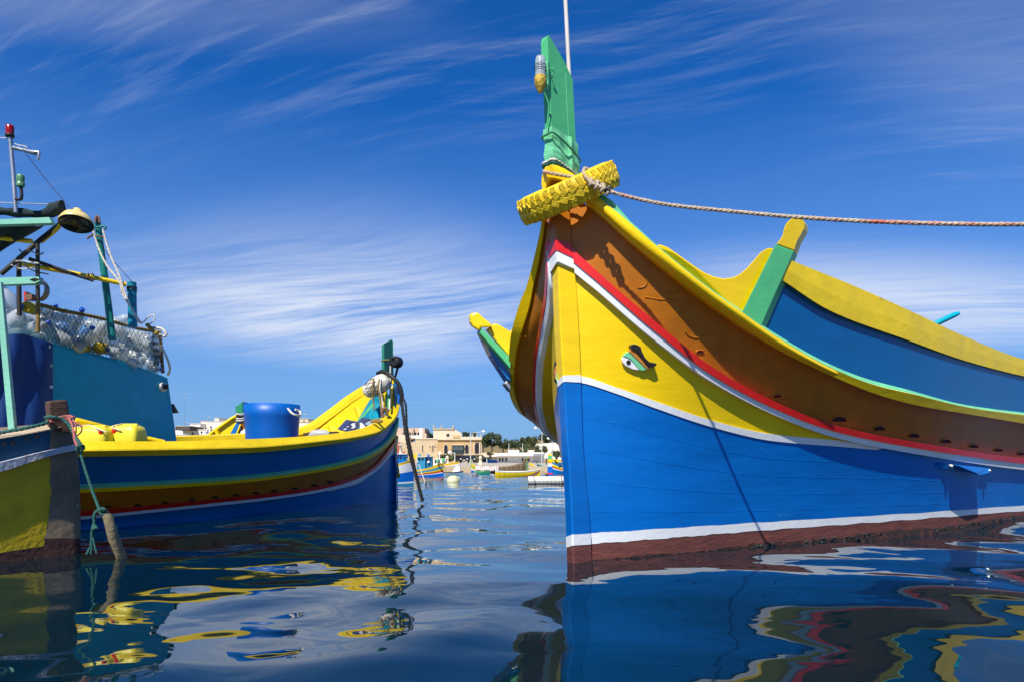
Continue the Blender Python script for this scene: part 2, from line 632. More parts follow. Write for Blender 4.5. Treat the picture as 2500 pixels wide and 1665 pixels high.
BTT0 = Curve1([(1385, 1304), (1437, 1301), (1862, 1274), (2194, 1254), (2500, 1233), (2750, 1215)])
BTT = lambda x: BTT0(x) + 0.7 * math.sin(x * 0.053 + 2) + 0.4 * math.sin(x * 0.23)
BTB0 = Curve1([(1385, 1330), (1437, 1327), (1862, 1294), (2194, 1270), (2500, 1246), (2750, 1226)])
BTB = lambda x: BTB0(x) + 0.9 * math.sin(x * 0.071) + 0.6 * math.sin(x * 0.19 + 1)
FLARE = Curve1([(1385, 0.0), (1450, 0.10), (1600, 0.27), (1800, 0.42), (2050, 0.52), (2300, 0.55), (2750, 0.55)])
XSTART = Curve1([(440, 1386), (594, 1394), (705, 1405), (890, 1414), (1075, 1419), (1301, 1437), (1378, 1440), (1450, 1443)])


def D(x, y):
    """distance of the near planking at a photo pixel"""
    yw = YWP(x)
    base = 1000.0 / (yw - YH)
    t = max(0.0, (yw - y) / (yw - RLO(x)))
    return base - FLARE(x) * t ** 1.35


def HP(x, y, off=0.0):
    """point on the near planking, off = metres proud of it"""
    p = P(x, y, D(x, y))
    if off:
        e = 4.0
        a = P(x + e, y, D(x + e, y)) - P(x - e, y, D(x - e, y))
        b = P(x, y + e, D(x, y + e)) - P(x, y - e, D(x, y - e))
        n = a.cross(b).normalized()
        if n.y > 0:
            n = -n
        p = p + n * off
    return p


def band(top, bot, x1, nx=70, nt=6, off=0.0, x0=None, ease=1.6):
    rows = []
    for j in range(nt + 1):
        t = j / nt
        ym = top(1410) * (1 - t) + bot(1410) * t
        xs = XSTART(ym) if x0 is None else x0
        row = []
        for i in range(nx + 1):
            s = (i / nx) ** ease
            x = xs + s * (x1 - xs)
            row.append(HP(x, top(x) * (1 - t) + bot(x) * t, off))
        rows.append(row)
    return rows


def strake(top, bot, x1, off, m, name, parent, x0=None, nx=80, in_off=-0.01, round_=False, ease=1.5, x_shift=0.0):
    """a plank standing proud of the hull: outer face, top, bottom and ends"""
    mb = MB()
    prof = [(0.0, in_off), (0.0, off), (0.33, off), (0.66, off), (1.0, off), (1.0, in_off)]
    if round_:
        prof = [(0.5 - 0.5 * math.cos(a), in_off + (off - in_off) * math.sin(a) ** 0.7) for a in np.linspace(0, math.pi, 9)]
    rows = []
    for t, of in prof:
        ym = top(1410) * (1 - t) + bot(1410) * t
        xs = (XSTART(ym) if x0 is None else x0) + x_shift
        row = []
        for i in range(nx + 1):
            x = xs + (i / nx) ** ease * (x1 - xs)
            row.append(HP(x, top(x) * (1 - t) + bot(x) * t, of))
        rows.append(row)
    if round_:
        mb.grid(rows, smooth=True)
    else:
        for a in range(len(rows) - 1):
            mb.grid([rows[a], rows[a + 1]], smooth=True)
    mb.add([r[0] for r in rows], [tuple(range(len(rows)))])
    mb.add([r[-1] for r in rows], [tuple(range(len(rows) - 1, -1, -1))])
    return mb.build(name, m, parent)


XE = 2740
under = Curve1([(1385, 1440), (1862, 1400), (2282, 1350), (2740, 1290)])
LOWEND = lambda x: LWB(x) if x < 2150 else WHTB(x)
# painted bands of the near planking
MB().grid(band(RLO, lambda x: REDT(x) + 6, XE, nt=10)).build('bow_strake', BRN, main, 'brown upper strake with carved scrolls')
MB().grid(band(lambda x: REDT(x) + 6, lambda x: max(LWT(x), WHTB(x) - 3) if x < 2150 else WHTB(x) - 3, XE, nt=10)).build('bow_panel', YEL, main, 'bright yellow bow panel')
MB().grid(band(lambda x: max(LWT(x), WHTB(x) - 3) if x < 2150 else WHTB(x) - 3, lambda x: max(LWB(x), WHTB(x) - 2) if x < 2150 else WHTB(x) - 2, XE, nt=2)).build('bow_stripe', WHT, main)
MB().grid(band(lambda x: max(LWB(x), WHTB(x) - 2) if x < 2150 else WHTB(x) - 2, BTT, XE, nt=16)).build('hull_planking', BLU, main, 'glossy blue lower hull')
MB().grid(band(BTT, BTB, XE, nt=3, off=0.002)).build('waterline_stripe', WHT, main)
MB().grid(band(BTB, under, XE, nt=4)).build('hull_bottom', ANTI, main, 'dull red antifouling paint at the waterline')
# slimy weed line at the water
wr = random.Random(31)
wj = [wr.uniform(-1, 1) for _ in range(400)]
WEEDT = lambda x: YWP(x) - 7 - 3 * math.sin(x * 0.021) - 2.2 * wj[int(x / 7) % 400] - (0 if x > 1800 else 2)
MB().grid(band(WEEDT, lambda x: under(x) - 6, XE, nx=160, nt=3, off=0.003, ease=1.2)).build('weed_line', mat('slimy weed', (0.045, 0.022, 0.012), 0.5, var=0.6, scale=14, bump=0.5, bscale=50, wear=(0.12, 0.035, 0.015), wear_amt=0.16, wear_scale=10), main, 'dark weedy band just above the water')
# faint plank seams showing through the paint
for tt in (0.22, 0.44, 0.66, 0.86):
    pts = []
    for i in range(70):
        x = 1450 + (XE - 1450) * i / 69
        tp_y = LWB(x) if x < 2150 else WHTB(x)
        pts.append(HP(x, tp_y * (1 - tt) + BTT(x) * tt, 0.0))
    MB().tube(pts, 0.0016, 5).build('plank_seam', BLU, main)
# thin bead under the lower white stripe
strake(LWT, LWB, 2140, 0.006, WHT, 'bow_moulding', main, nx=50)
rs = strake(REDT, REDB, XE, 0.045, RED, 'rubbing_strake', main, in_off=-0.01)
strake(REDB, WHTB, XE, 0.036, WHT, 'strake_face', rs, in_off=-0.01)
# rail
rail = strake(RHI, RLO, XE, 0.065, YEL, 'gunwale_rail', main, in_off=-0.04, x0=1432)
strake(lambda x: RHI(x) + 2, lambda x: RLO(x) - 5, 2020, 0.098, YEL, 'half_round', rail, in_off=0.06, round_=True, x0=1440)


def cap_mesh():
    """green edge of the covering board on top of the rail"""
    rows = []
    th = Curve1([(1446, 9), (1600, 10), (1800, 10), (2000, 9), (2200, 6), (2500, 4), (2740, 4)])
    for k, pr in ((0.0, 0.05), (0.3, 0.045), (1.0, 0.02), (1.0, -0.05)):
        row = []
        for i in range(61):
            x = 1446 + (i / 60) ** 1.3 * (XE - 1446)
            row.append(HP(x, RHI(x) + 1 - th(x) * k, pr))
        rows.append(row)
    return MB().grid(rows)


cap_mesh().build('covering_board', GRN2, main)
# the tall green board between rail and swoop close to the stem
pts = [(1440, 466), (1468, 472), (1496, 491), (1540, 541), (1600, 598), (1640, 634), (1600, 612), (1535, 552), (1480, 506), (1452, 484)]
MB().prism([HP(x, y + 2, 0.01) for x, y in pts], Vector((0.02, 0.05, 0))).build('bow_board', GRN2, main)

# scuppers along the strake
for x, y, w in ((1708, 861, 7), (1897, 969, 9), (2048, 1027, 17), (2145, 1049, 14), (2230, 1066, 13), (2308, 1080, 12), (2376, 1092, 11), (2436, 1101, 10), (2492, 1110, 9)):
    mb = MB()
    ring = [HP(x + w * math.cos(a) , y - 1 - w * 0.55 * max(math.sin(a), -0.2), 0.006) for a in np.linspace(0, 2 * math.pi, 17)[:-1]]
    mb.use(DARK).add(ring, [tuple(range(16))])
    lip_o = [HP(x + (w + 2.5) * math.cos(a), y - 1 - (w + 2.5) * 0.6 * math.sin(a), 0.004) for a in np.linspace(0.0, math.pi, 9)]
    mb.use(BRN).tube(lip_o, 0.0045, 5)
    mb.build('scupper', None, main)

# carved scrolls on the brown strake
def scroll(cx, cy, r, a0, a1, shrink, n=26):
    out = []
    for i in range(n):
        t = i / (n - 1)
        a = a0 + (a1 - a0) * t
        q = r * (1 - shrink * t)
        out.append(HP(cx + q * math.cos(a) * 1.25, cy + q * math.sin(a), 0.001))
    return out


for args in ((1885, 905, 30, -2.6, 5.2, 0.75), (1760, 770, 22, 0.4, 3.4, 0.2), (1700, 800, 26, 0.2, 2.8, 0.1), (1640, 700, 18, 0.3, 3.0, 0.2), (1850, 930, 45, 0.6, 2.9, 0.1), (1905, 945, 35, 0.2, 2.2, 0.15), (1560, 690, 16, -0.5, 1.8, 0.2), (1780, 850, 10, -2.8, 0.2, 0.3), (1755, 870, 9, -2.8, 0.2, 0.3), (1600, 650, 14, 2.6, 5.4, 0.2), (1930, 960, 26, 0.1, 1.6, 0.1)):
    MB().tube(scroll(*args), 0.0042, 5).build('carving', BRN, main)
MB().tube([HP(x, y, 0.001) for x, y in ((1575, 726), (1610, 732), (1650, 731), (1690, 740), (1700, 748))], 0.004, 5).build('carving', BRN, main)

# stem: a tapering post painted in the same bands as the hull
STL = Curve1([(440, 1334), (579, 1342), (640, 1347), (800, 1353), (912, 1360), (1075, 1370), (1218, 1379), (1378, 1385), (1450, 1388)])


def stem_piece(y0, y1, m, name, parent=main, grow=0.0, n=10):
    """y0/y1: rows at (left edge, ridge, right edge)"""
    rows = []
    for k in range(n + 1):
        t = k / n
        yl, yc, yr = [a * (1 - t) + b * t for a, b in zip(y0, y1)]
        xl, xc, xr = STL(yl) - grow * 300, STL(yc) + 15 - grow * 60, XSTART(yr) + 1
        yy = min(yr, 1378)
        pr = HP(max(xr, 1386), yr, 0.018 + grow)
        pb = HP(max(xr, 1386) + 4, yr, -0.02)
        pl = P(xl, yl, 3.985 - grow * 0.3)
        pc = P(xc, yc, 3.905 - grow)
        back = P(xl + 14, yl, 4.10)
        # softened edges
        e1 = pc.lerp(pl, 0.18)
        e2 = pc.lerp(pr, 0.06)
        rows.append([back, pl, e1, pc.lerp((e1 + e2) / 2, 0.5), e2, pc.lerp(pr, 0.97), pr, pb])
    mb = MB().grid(rows, smooth=False, flip=True)
    mb.add(rows[0], [tuple(range(8))])
    mb.add(rows[-1], [tuple(range(7, -1, -1))])
    return mb.build(name, m, parent)


st = empty('stem', S0)
bpy.data.objects.remove(st)
stem = stem_piece((645, 612, 640), (930, 916, 916), YEL, 'stem')
stem_piece((432, 432, 432), (645, 612, 640), BRN, 'stem_upper', stem)
stem_piece((930, 916, 916), (945, 931, 934), WHT, 'stem_stripe', stem, 0.004)
stem_piece((945, 931, 934), (1310, 1304, 1301), BLU, 'stem_lower', stem)
stem_piece((1310, 1304, 1301), (1336, 1331, 1327), WHT, 'stem_waterline', stem, 0.003)
stem_piece((1336, 1331, 1327), (1440, 1440, 1440), ANTI, 'stem_foot', stem)
stem_piece((602, 583, 604), (632, 610, 635), RED, 'stem_strake', stem, 0.026)
stem_piece((632, 610, 635), (668, 638, 661), WHT, 'stem_strake_face', stem, 0.020)


# far (left) side of the bow
LSIDE = {
    'rail_out': [(1325, 470, 3.98), (1327, 542, 4.02), (1308, 634, 4.22), (1290, 701, 4.37), (1273, 743, 4.47), (1253, 813, 4.62), (1247, 870, 4.80), (1244, 930, 5.02), (1249, 965, 5.20), (1262, 995, 5.45), (1279, 1013, 5.75), (1320, 1033, 6.3), (1400, 1056, 7.3), (1560, 1070, 8.9), (1900, 1075, 10.8)],
    'rail_in': [(1330, 470, 3.98), (1333, 548, 4.02), (1320, 638, 4.20), (1305, 705, 4.34), (1296, 750, 4.43), (1276, 813, 4.58), (1263, 862, 4.74), (1257, 930, 4.97), (1262, 968, 5.15), (1274, 1000, 5.40), (1290, 1020, 5.70), (1325, 1040, 6.2), (1402, 1062, 7.2), (1562, 1078, 8.8), (1900, 1083, 10.7)],
    'red_top': [(1345, 590, 3.99), (1346, 650, 4.02), (1343, 700, 4.12), (1338, 745, 4.22), (1332, 775, 4.30), (1325, 815, 4.44), (1317, 868, 4.60), (1313, 930, 4.83), (1314, 978, 5.03), (1318, 1012, 5.28), (1326, 1042, 5.55), (1350, 1066, 6.05), (1420, 1084, 7.1), (1580, 1098, 8.7), (1920, 1106, 10.6)],
    'white_bot': [(1350, 650, 3.99), (1353, 700, 4.02), (1353, 750, 4.13), (1348, 780, 4.23), (1343, 805, 4.31), (1336, 840, 4.44), (1328, 886, 4.60), (1324, 937, 4.82), (1324, 992, 5.02), (1331, 1026, 5.27), (1341, 1056, 5.54), (1365, 1080, 6.03), (1432, 1100, 7.05), (1590, 1112, 8.6), (1930, 1120, 10.5)],
}


def lcurve(key, n=70):
    pts = [P(*q) for q in LSIDE[key]]
    out = []
    m = len(pts) - 1
    for i in range(n + 1):
        u = i / n * m
        k = min(int(u), m - 1)
        t = u - k
        p0, p1, p2, p3 = pts[max(k - 1, 0)], pts[k], pts[k + 1], pts[min(k + 2, m)]
        out.append(0.5 * ((2 * p1) + (p2 - p0) * t + (2 * p0 - 5 * p1 + 4 * p2 - p3) * t * t + (3 * p1 - p0 - 3 * p2 + p3) * t ** 3))
    return out


LW = Vector((-0.8, 0.25, 0.0)).normalized()     # outward on the far side
cro, cri, crt, cwb = (lcurve(k) for k in ('rail_out', 'rail_in', 'red_top', 'white_bot'))
# hull lower edge on that side: from the stem foot aft
wl_pts = [Vector((0.36, 4.02, -0.12)), Vector((0.48, 4.6, -0.12)), Vector((0.70, 5.3, -0.12)), Vector((1.15, 6.3, -0.12)), Vector((2.3, 8.0, -0.12)), Vector((5.2, 10.3, -0.12))]
wlc = resample(wl_pts, 0.05)
wlc = [wlc[int(i / 70 * (len(wlc) - 1))] for i in range(71)]


def loft(a, b, n=6, bulge=0.0, d=LW):
    rows = []
    for j in range(n + 1):
        t = j / n
        rows.append([p.lerp(q, t) + d * bulge * math.sin(math.pi * t) * min(1, i / 12) for i, (p, q) in enumerate(zip(a, b))])
    return rows


MB().grid(loft(cri, crt, 8, 0.02)).build('bow_strake', BRN, main)
# rail and strake of the far side as closed planks
def plank(a, b, d, thick, m, name, parent):
    mb = MB()
    ao = [p + d * thick for p in a]
    bo = [p + d * thick for p in b]
    for u, v in ((a, ao), (ao, bo), (bo, b), (b, a)):
        mb.grid([u, v], smooth=True)
    mb.add([a[0], ao[0], bo[0], b[0]], [(0, 1, 2, 3)])
    return mb.build(name, m, parent)


plank(cro, cri, Vector((-0.25, -0.75, -0.1)), 0.05, YEL, 'gunwale_rail', main)
mid = [p.lerp(q, 0.38) for p, q in zip(crt, cwb)]
ls = plank(crt, mid, LW, 0.035, RED, 'rubbing_strake', main)
plank(mid, cwb, LW, 0.030, WHT, 'strake_face', ls)
# lower hull, split where the yellow gives way to blue
full = loft(cwb, wlc, 14, 0.16)
cut = 5
MB().grid(full[:cut + 1]).build('bow_panel', YEL, main)
MB().grid(full[cut:]).build('hull_planking', BLU, main)
# small raised studs on the far brown strake
for x, y, Y in ((1288, 824, 4.62), (1300, 817, 4.60), (1299, 868, 4.72), (1310, 863, 4.70)):
    c = P(x, y, Y - 0.05)
    MB().lathe(c, (-0.5, -0.8, 0.1), [(0.010, 0), (0.010, 0.02), (0.004, 0.03)], 8).build('stud', BRN, main)

# inner decks so that the boat is closed
mb = MB()
near = [HP(1450 + (i / 40) * (XE - 1450), RHI(1450 + (i / 40) * (XE - 1450)) + 4, -0.03) for i in range(41)]
far = [cro[int(8 + i / 40 * 62)] for i in range(41)]
rows = []
for j in range(5):
    t = 0.25 + 0.5 * j / 4
    row = []
    for p, q in zip(near, far):
        r_ = p.lerp(q, t)
        r_.z = min(p.z, q.z) - 0.16
        row.append(r_)
    rows.append(row)
mb.grid(rows)
mb.build('deck', BLU2, main)
# stern closing face
a, b = HP(XE, 1050), cro[-1]
mb = MB()
mb.add([a, HP(XE, 1240), wlc[-1], b, b.lerp(a, 0.5) + Vector((0.6, 0.4, 0))], [(0, 1, 2, 3), (0, 3, 4)])
mb.build('transom', BLU, main)

# raised bulwark pieces: yellow swoop, green post with knob, blue wash board, yellow cap
INB = Vector((0.035, 0.05, 0.0))
def DS(x, y):
    """the bulwark stands on the rail and leans outboard"""
    xr = min(max(x, 1470), XE)
    return D(xr, RHI(xr)) - 0.02 - 0.00025 * max(0, RHI(xr) - y)


sw = [(1596, 601), (1609, 596), (1628, 603), (1647, 616), (1694, 650), (1720, 666), (1742, 675), (1766, 680), (1789, 677), (1806, 669), (1822, 655), (1838, 637), (1855, 617), (1866, 609), (1876, 605), (1888, 606), (1886, 640), (1850, 720), (1810, 778), (1742, 728), (1680, 677), (1620, 629)]
MB().prism([P(x, y, DS(x, y)) for x, y in sw], INB).build('bow_bulwark', YEL, main, bevel=0.008)
post = MB().prism([P(x, y, DS(x, y) - 0.035) for x, y in ((1808, 768), (1857, 797), (1938, 613), (1893, 596))], INB * 1.8).build('bulwark_post', GRN, main, bevel=0.006)
kn = [(1893, 597), (1903, 586), (1910, 575), (1912, 563), (1916, 550), (1924, 539), (1936, 531), (1948, 528), (1958, 533), (1964, 544), (1963, 558), (1955, 573), (1947, 586), (1942, 600), (1938, 613)]
MB().prism([P(x, y, DS(x, y) - 0.035) for x, y in kn], INB * 1.8).build('post_knob', YEL, post, bevel=0.02)
WTOP = Curve1([(1905, 680), (2025, 757), (2213, 828), (2355, 879), (2500, 917), (2750, 965)])
WBOT = Curve1([(1862, 796), (2001, 877), (2119, 929), (2308, 984), (2500, 1010), (2750, 1037)])
CTOP = Curve1([(1933, 637), (2072, 693), (2213, 755), (2355, 821), (2500, 877), (2750, 930)])
rows = []
for j in range(7):
    t = j / 6
    row = []
    for i in range(51):
        s = i / 50
        x = (1909 + (1860 - 1909) * t) * (1 - s) + XE * s
        y = WTOP(x) * (1 - t) + WBOT(x) * t
        row.append(P(x, y, DS(x, y) + 0.035))
    rows.append(row)
MB().grid(rows).build('wash_board', mat('wash board blue', (0.0, 0.088, 0.27), 0.34, var=0.18, bump=0.07, bscale=6, scale=2.5, spec=0.35, stretch=(0.8, 0.8, 3)), main, 'deep blue wash board above the rail')
rows = []
for dy, pr in ((0, 0.10), (0, -0.015), (0.5, -0.02), (1, -0.012), (1, 0.10)):
    row = []
    for i in range(51):
        s = i / 50
        x = (1933 - 22 * dy) * (1 - s) + XE * s
        y = CTOP(x) * (1 - dy) + (WTOP(x) + 1) * dy
        row.append(P(x, y, DS(x, y) + pr))
    rows.append(row)
mb = MB()
for a in range(4):
    mb.grid(rows[a:a + 2])
mb.add([r[0] for r in rows], [tuple(range(5))])
mb.build('wash_board_cap', YEL2, main)
MB().tube([P(2255, 806, 6.1), P(2300, 783, 6.1), P(2330, 769, 6.1), P(2341, 765, 6.1)], [0.026, 0.026, 0.025, 0.017], 10).build('tiller', TEAL, main)

# far-side post, knob, swoop and board
def lp(poly, Y, d, m, name, parent=main, bev=0.006):
    return MB().prism([P(x, y, Y) for x, y in poly], d).build(name, m, parent, bevel=bev)


lp([(1202, 796), (1210, 790), (1222, 795), (1250, 812), (1262, 796), (1272, 830), (1262, 880), (1247, 874), (1189, 806)], 4.84, Vector((-0.02, 0.10, 0.02)), YEL, 'bow_bulwark')
lpost = lp([(1174, 799), (1247, 874), (1247, 901), (1173, 815)], 4.80, Vector((-0.03, 0.10, 0.01)), GRN, 'bulwark_post')
lp([(1148, 772), (1152, 767), (1160, 764), (1169, 765), (1180, 776), (1197, 789), (1205, 800), (1174, 800), (1171, 808), (1155, 798), (1149, 787)], 4.79, Vector((-0.02, 0.09, 0.02)), YEL, 'post_knob', lpost, 0.015)
lp([(1176, 815), (1247, 897), (1247, 930), (1238, 925), (1200, 866)], 4.88, Vector((-0.03, 0.12, 0)), BLU2, 'wash_board')
lp([(1231, 935), (1238, 929), (1247, 940), (1247, 955)], 4.90, Vector((-0.02, 0.08, 0)), STEEL, 'metal_bracket')


# stem head: tall green board along the centre line, cloth wrapping, lashing
CU = Vector((0.70, 0.71, 0)).normalized()       # aft along the centre line
CV = Vector((CU.y, -CU.x, 0))                    # to the near side


def head_pt(y, along, across):
    """board axis: ridge edge of the front face at row y; along aft, across to the far side"""
    x = 1336.5 + (y - 87) * (347 - 336 - 1000 * 0) / 222.0 * 0 + (y - 87) * 0.0475
    return P(x, y, 3.92) + CU * along - CV * across


def ring_section(y, l, w, yb=None):
    return [head_pt(y, 0, w), head_pt(y, 0, 0), head_pt(y, l, 0), head_pt(y, l, w)]


mb = MB()
rows = []
for k in range(8):
    y = 130 + (430 - 130) * k / 7
    rows.append(ring_section(y, 0.215 + 0.0 * k, 0.052))
mb.grid(rows, closed_v=True, smooth=False)
top = [head_pt(92, 0.0, 0.045), head_pt(86, 0.01, 0.006), head_pt(130, 0.215, 0.0), head_pt(130, 0.215, 0.052)]
t0, t1, t2, t3 = head_pt(97, 0, 0.052), head_pt(87, 0.004, 0.0), None, None
p2 = head_pt(130, 0.17, 0.0) + Vector((0, 0, 0.0))
verts = [head_pt(130, 0, 0.052), head_pt(130, 0, 0), head_pt(130, 0.215, 0), head_pt(130, 0.215, 0.052),
         head_pt(98, 0, 0.052), head_pt(90, 0, 0.0), head_pt(85, 0.012, 0.0), head_pt(85, 0.012, 0.052), head_pt(128, 0.150, 0.0), head_pt(128, 0.150, 0.052), head_pt(157, 0.234, 0.0), head_pt(157, 0.234, 0.052)]
verts = [head_pt(160, 0, 0.052), head_pt(160, 0, 0), head_pt(160, 0.2145, 0), head_pt(160, 0.2145, 0.052),
         head_pt(98, 0, 0.052), head_pt(90, 0, 0.0), head_pt(84, 0.014, 0.0), head_pt(84, 0.014, 0.052), head_pt(128, 0.150, 0.0), head_pt(128, 0.150, 0.052)]
mb = MB()
rows = [ring_section(160 + (430 - 160) * k / 7, 0.215, 0.052) for k in range(8)]
mb.grid(rows, closed_v=True, smooth=False)
verts[0:4] = rows[0]
mb.add(verts, [(0, 1, 5, 4), (4, 5, 6, 7), (1, 2, 8, 6, 5), (0, 4, 7, 9, 3), (7, 6, 8, 9), (9, 8, 2, 3)])
head = mb.build('stem_head', GRN, main, 'tall pale green board rising from the stem')
# plank seam of the board
MB().box(head_pt(240, 0.150, -0.0005), (0.004, 0.002, 0.40), (CU, CV, (head_pt(100, 0, 0) - head_pt(400, 0, 0)).normalized())).build('board_seam', GRN2, head)
# cloth wrapped round its foot
rows = []
rr = random.Random(3)
for k in range(15):
    y = 311 + (412 - 311) * k / 14
    row = []
    g = 0.007 + 0.003 * math.sin(k * 0.9)
    peri = [(-g, 0.052 + g), (-g, 0.026), (-g, -g), (0.05, -g - 0.006), (0.10, -g), (0.125, -g - 0.004), (0.145, -g - 0.016), (0.18, -g - 0.005), (0.215 + g, -g), (0.24 + g, 0.03), (0.215 + g, 0.052 + g), (0.12, 0.052 + g)]
    for i, (a, c) in enumerate(peri):
        q = head_pt(y + (a * 170 * (0.25 if k < 7 else 0.12)), a + rr.uniform(-1, 1) * 0.002, c + rr.uniform(-1, 1) * 0.002)
        row.append(q)
    rows.append(row)
MB().grid(rows, closed_v=True, smooth=False).build('cloth_wrapping', GRN2, head)


def lash(y0, slope, r, m, name, parent, g=0.02, turns=1):
    pts = []
    for tn in range(turns):
        for a, c in ((-g, 0.06), (-g, 0.02), (-g, -g), (0.06, -g - 0.012), (0.13, -g - 0.012), (0.18, -g - 0.006), (0.222, -g), (0.235, 0.03), (0.215, 0.07), (0.1, 0.078)):
            pts.append(head_pt(y0 + tn * 5 + a * slope, a, c))
    pts.append(pts[0])
    mb = MB()
    if r > 0.008:
        mb.rope(pts, r, 14, step=0.02)
    else:
        mb.tube(resample(pts, 0.02), r, 6)
    return mb.build(name, m, parent)


lash(334, 150, 0.0055, mat('green cord', (0.03, 0.2, 0.09), 0.8), 'lashing_cord', head, g=0.024)
lash(400, 110, 0.010, ROPE_G, 'lashing_rope', head, g=0.022, turns=2)
lash(398, 95, 0.009, ROPE_W, 'lashing_rope', head, g=0.024)

# yellow collar where the rails meet at the stem
cl = [(1330, 408), (1345, 404), (1358, 403), (1378, 412), (1398, 424), (1420, 440), (1442, 468), (1432, 486), (1412, 476), (1390, 452), (1372, 442), (1354, 436), (1340, 436), (1332, 462), (1325, 468), (1321, 452), (1322, 432)]
MB().prism([P(x, y, 3.865 + max(0, x - 1350) * 0.0004 + max(0, 1345 - x) * 0.003) for x, y in cl], Vector((0.05, 0.10, 0))).build('stem_collar', YEL, main, bevel=0.006)

# signal lamp lashed to the board
jar = MB()
GLASSY = mat('clear cloudy plastic', (0.72, 0.76, 0.78), 0.12, var=0.08, trans=0.55, alpha=0.75)
jc = P(1319, 214, 3.86)
MB().lathe(jc, (0.0, 0.0, 1), [(0.012, 0.0), (0.030, 0.025), (0.031, 0.05), (0.029, 0.07), (0.029, 0.155), (0.024, 0.170), (0.010, 0.176)], 18).build('signal_lamp', GLASSY, head, 'clear plastic jar lamp with yellow tape')
lamp = [o for o in head.children if o.name.startswith('signal_lamp')][0]
MB().lathe(jc, (0, 0, 1), [(0.012, -0.03), (0.024, -0.005), (0.033, 0.015), (0.034, 0.055), (0.0305, 0.062)], 14).build('tape', mat('ochre tape', (0.50, 0.33, 0.03), 0.6, var=0.4, scale=30, bump=0.5, bscale=60), lamp)
MB().lathe(jc, (0, 0, 1), [(0.012, 0.05), (0.014, 0.14)], 10).build('bulb_holder', STEEL, lamp)
MB().prism([P(1328, 146, 3.875), P(1338, 150, 3.875), P(1339, 205, 3.875), P(1333, 214, 3.875), P(1329, 190, 3.875)], Vector((0.01, 0.03, 0))).build('lamp_bracket', GRN, lamp)
for yy in (163, 172):
    MB().tube([jc + Vector((0.034 * math.cos(a), 0.034 * math.sin(a), (214 - yy) / F * 3.86)) for a in np.linspace(0, 2 * math.pi, 21)], 0.0018, 5).build('wire', BLACK, lamp)
MB().tube(resample([P(1341, 172, 3.91), P(1348, 168, 3.89), P(1351, 178, 3.9), P(1346, 184, 3.9), P(1352, 190, 3.91)], 0.01), 0.004, 6).build('knot', GRN, lamp)
MB().tube(resample([P(1326, 222, 3.86), P(1334, 240, 3.875), P(1340, 258, 3.885), P(1338, 285, 3.90), P(1336, 310, 3.91)], 0.02), 0.005, 6).build('cable', GRN, head)
# pale pole behind the board
MB().tube([P(1391, 215, 4.12), P(1380, -10, 4.12), P(1374, -260, 4.12)], 0.0125, 10).build('pole', mat('bleached pole', (0.62, 0.56, 0.50), 0.7, var=0.15), head)


# painted eyes: relief pieces on the bow
EYE = {
    'eye_white': ([(430, 800), (405, 870), (420, 950), (500, 1040), (700, 1135), (870, 1165), (800, 1070), (700, 950), (620, 870), (520, 812)], WHT, 0.022),
    'lower_lid': ([(430, 785), (500, 700), (580, 665), (700, 775), (850, 925), (960, 1040), (1075, 1140), (960, 1170), (870, 1165), (800, 1070), (700, 950), (620, 870), (520, 812)], GRN2, 0.026),
    'upper_lid': ([(580, 665), (620, 590), (680, 590), (740, 625), (900, 800), (1050, 980), (1145, 1100), (1075, 1140), (960, 1040), (850, 925), (700, 775)], mat('orange paint', (0.50, 0.19, 0.03), 0.45), 0.030),
    'eyebrow': ([(610, 520), (630, 475), (700, 455), (790, 475), (880, 540), (905, 640), (950, 740), (1000, 830), (1100, 930), (1200, 950), (1290, 970), (1300, 1000), (1260, 1050), (1180, 1082), (1100, 1062), (1000, 950), (850, 750), (740, 630), (620, 582)], mat('black paint', (0.018, 0.016, 0.014), 0.35, bump=0.2), 0.040),
}


def eye_near():
    e = None
    for k in ('eye_white', 'lower_lid', 'upper_lid', 'eyebrow'):
        poly, m, off = EYE[k]
        px = [(1480 + x / 11.2, 800 + y / 11.2) for x, y in poly]
        a = [HP(x, y, -0.004) for x, y in px]
        b = [HP(x, y, off) for x, y in px]
        n = len(a)
        mb = MB()
        mb.add(a + b, [tuple(range(n, 2 * n)), tuple(range(n - 1, -1, -1))] + [(i, (i + 1) % n, n + (i + 1) % n, n + i) for i in range(n)])
        if e is None:
            e = mb.build('painted_eye', m, main, 'eye of white, green, orange and black relief', bevel=0.003)
        else:
            mb.build(k, m, e, bevel=0.006 if k == 'eyebrow' else 0.003)
    c = (1480 + 572 / 11.2, 800 + 945 / 11.2)
    ring = [HP(c[0] + 5.6 * math.cos(t), c[1] + 5.6 * math.sin(t), 0.0245) for t in np.linspace(0, 2 * math.pi, 21)[:-1]]
    MB().add(ring, [tuple(range(20))]).build('pupil', DARK, e)


eye_near()
# the other eye, seen edge-on beyond the stem
ey = lp([(1352, 930), (1351, 905), (1353, 885), (1357, 880), (1364, 884), (1364, 934), (1358, 936)], 4.02, Vector((0.03, 0.14, 0)), mat('black paint', (0, 0, 0)), 'painted_eye')
lp([(1353, 905), (1356, 893), (1366, 893), (1366, 928), (1354, 925)], 4.00, Vector((0.03, 0.10, 0)), MATS['orange paint'], 'upper_lid', ey, 0.003)
lp([(1357, 924), (1359, 905), (1368, 900), (1368, 936), (1360, 935)], 3.985, Vector((0.03, 0.1, 0)), GRN2, 'lower_lid', ey, 0.003)

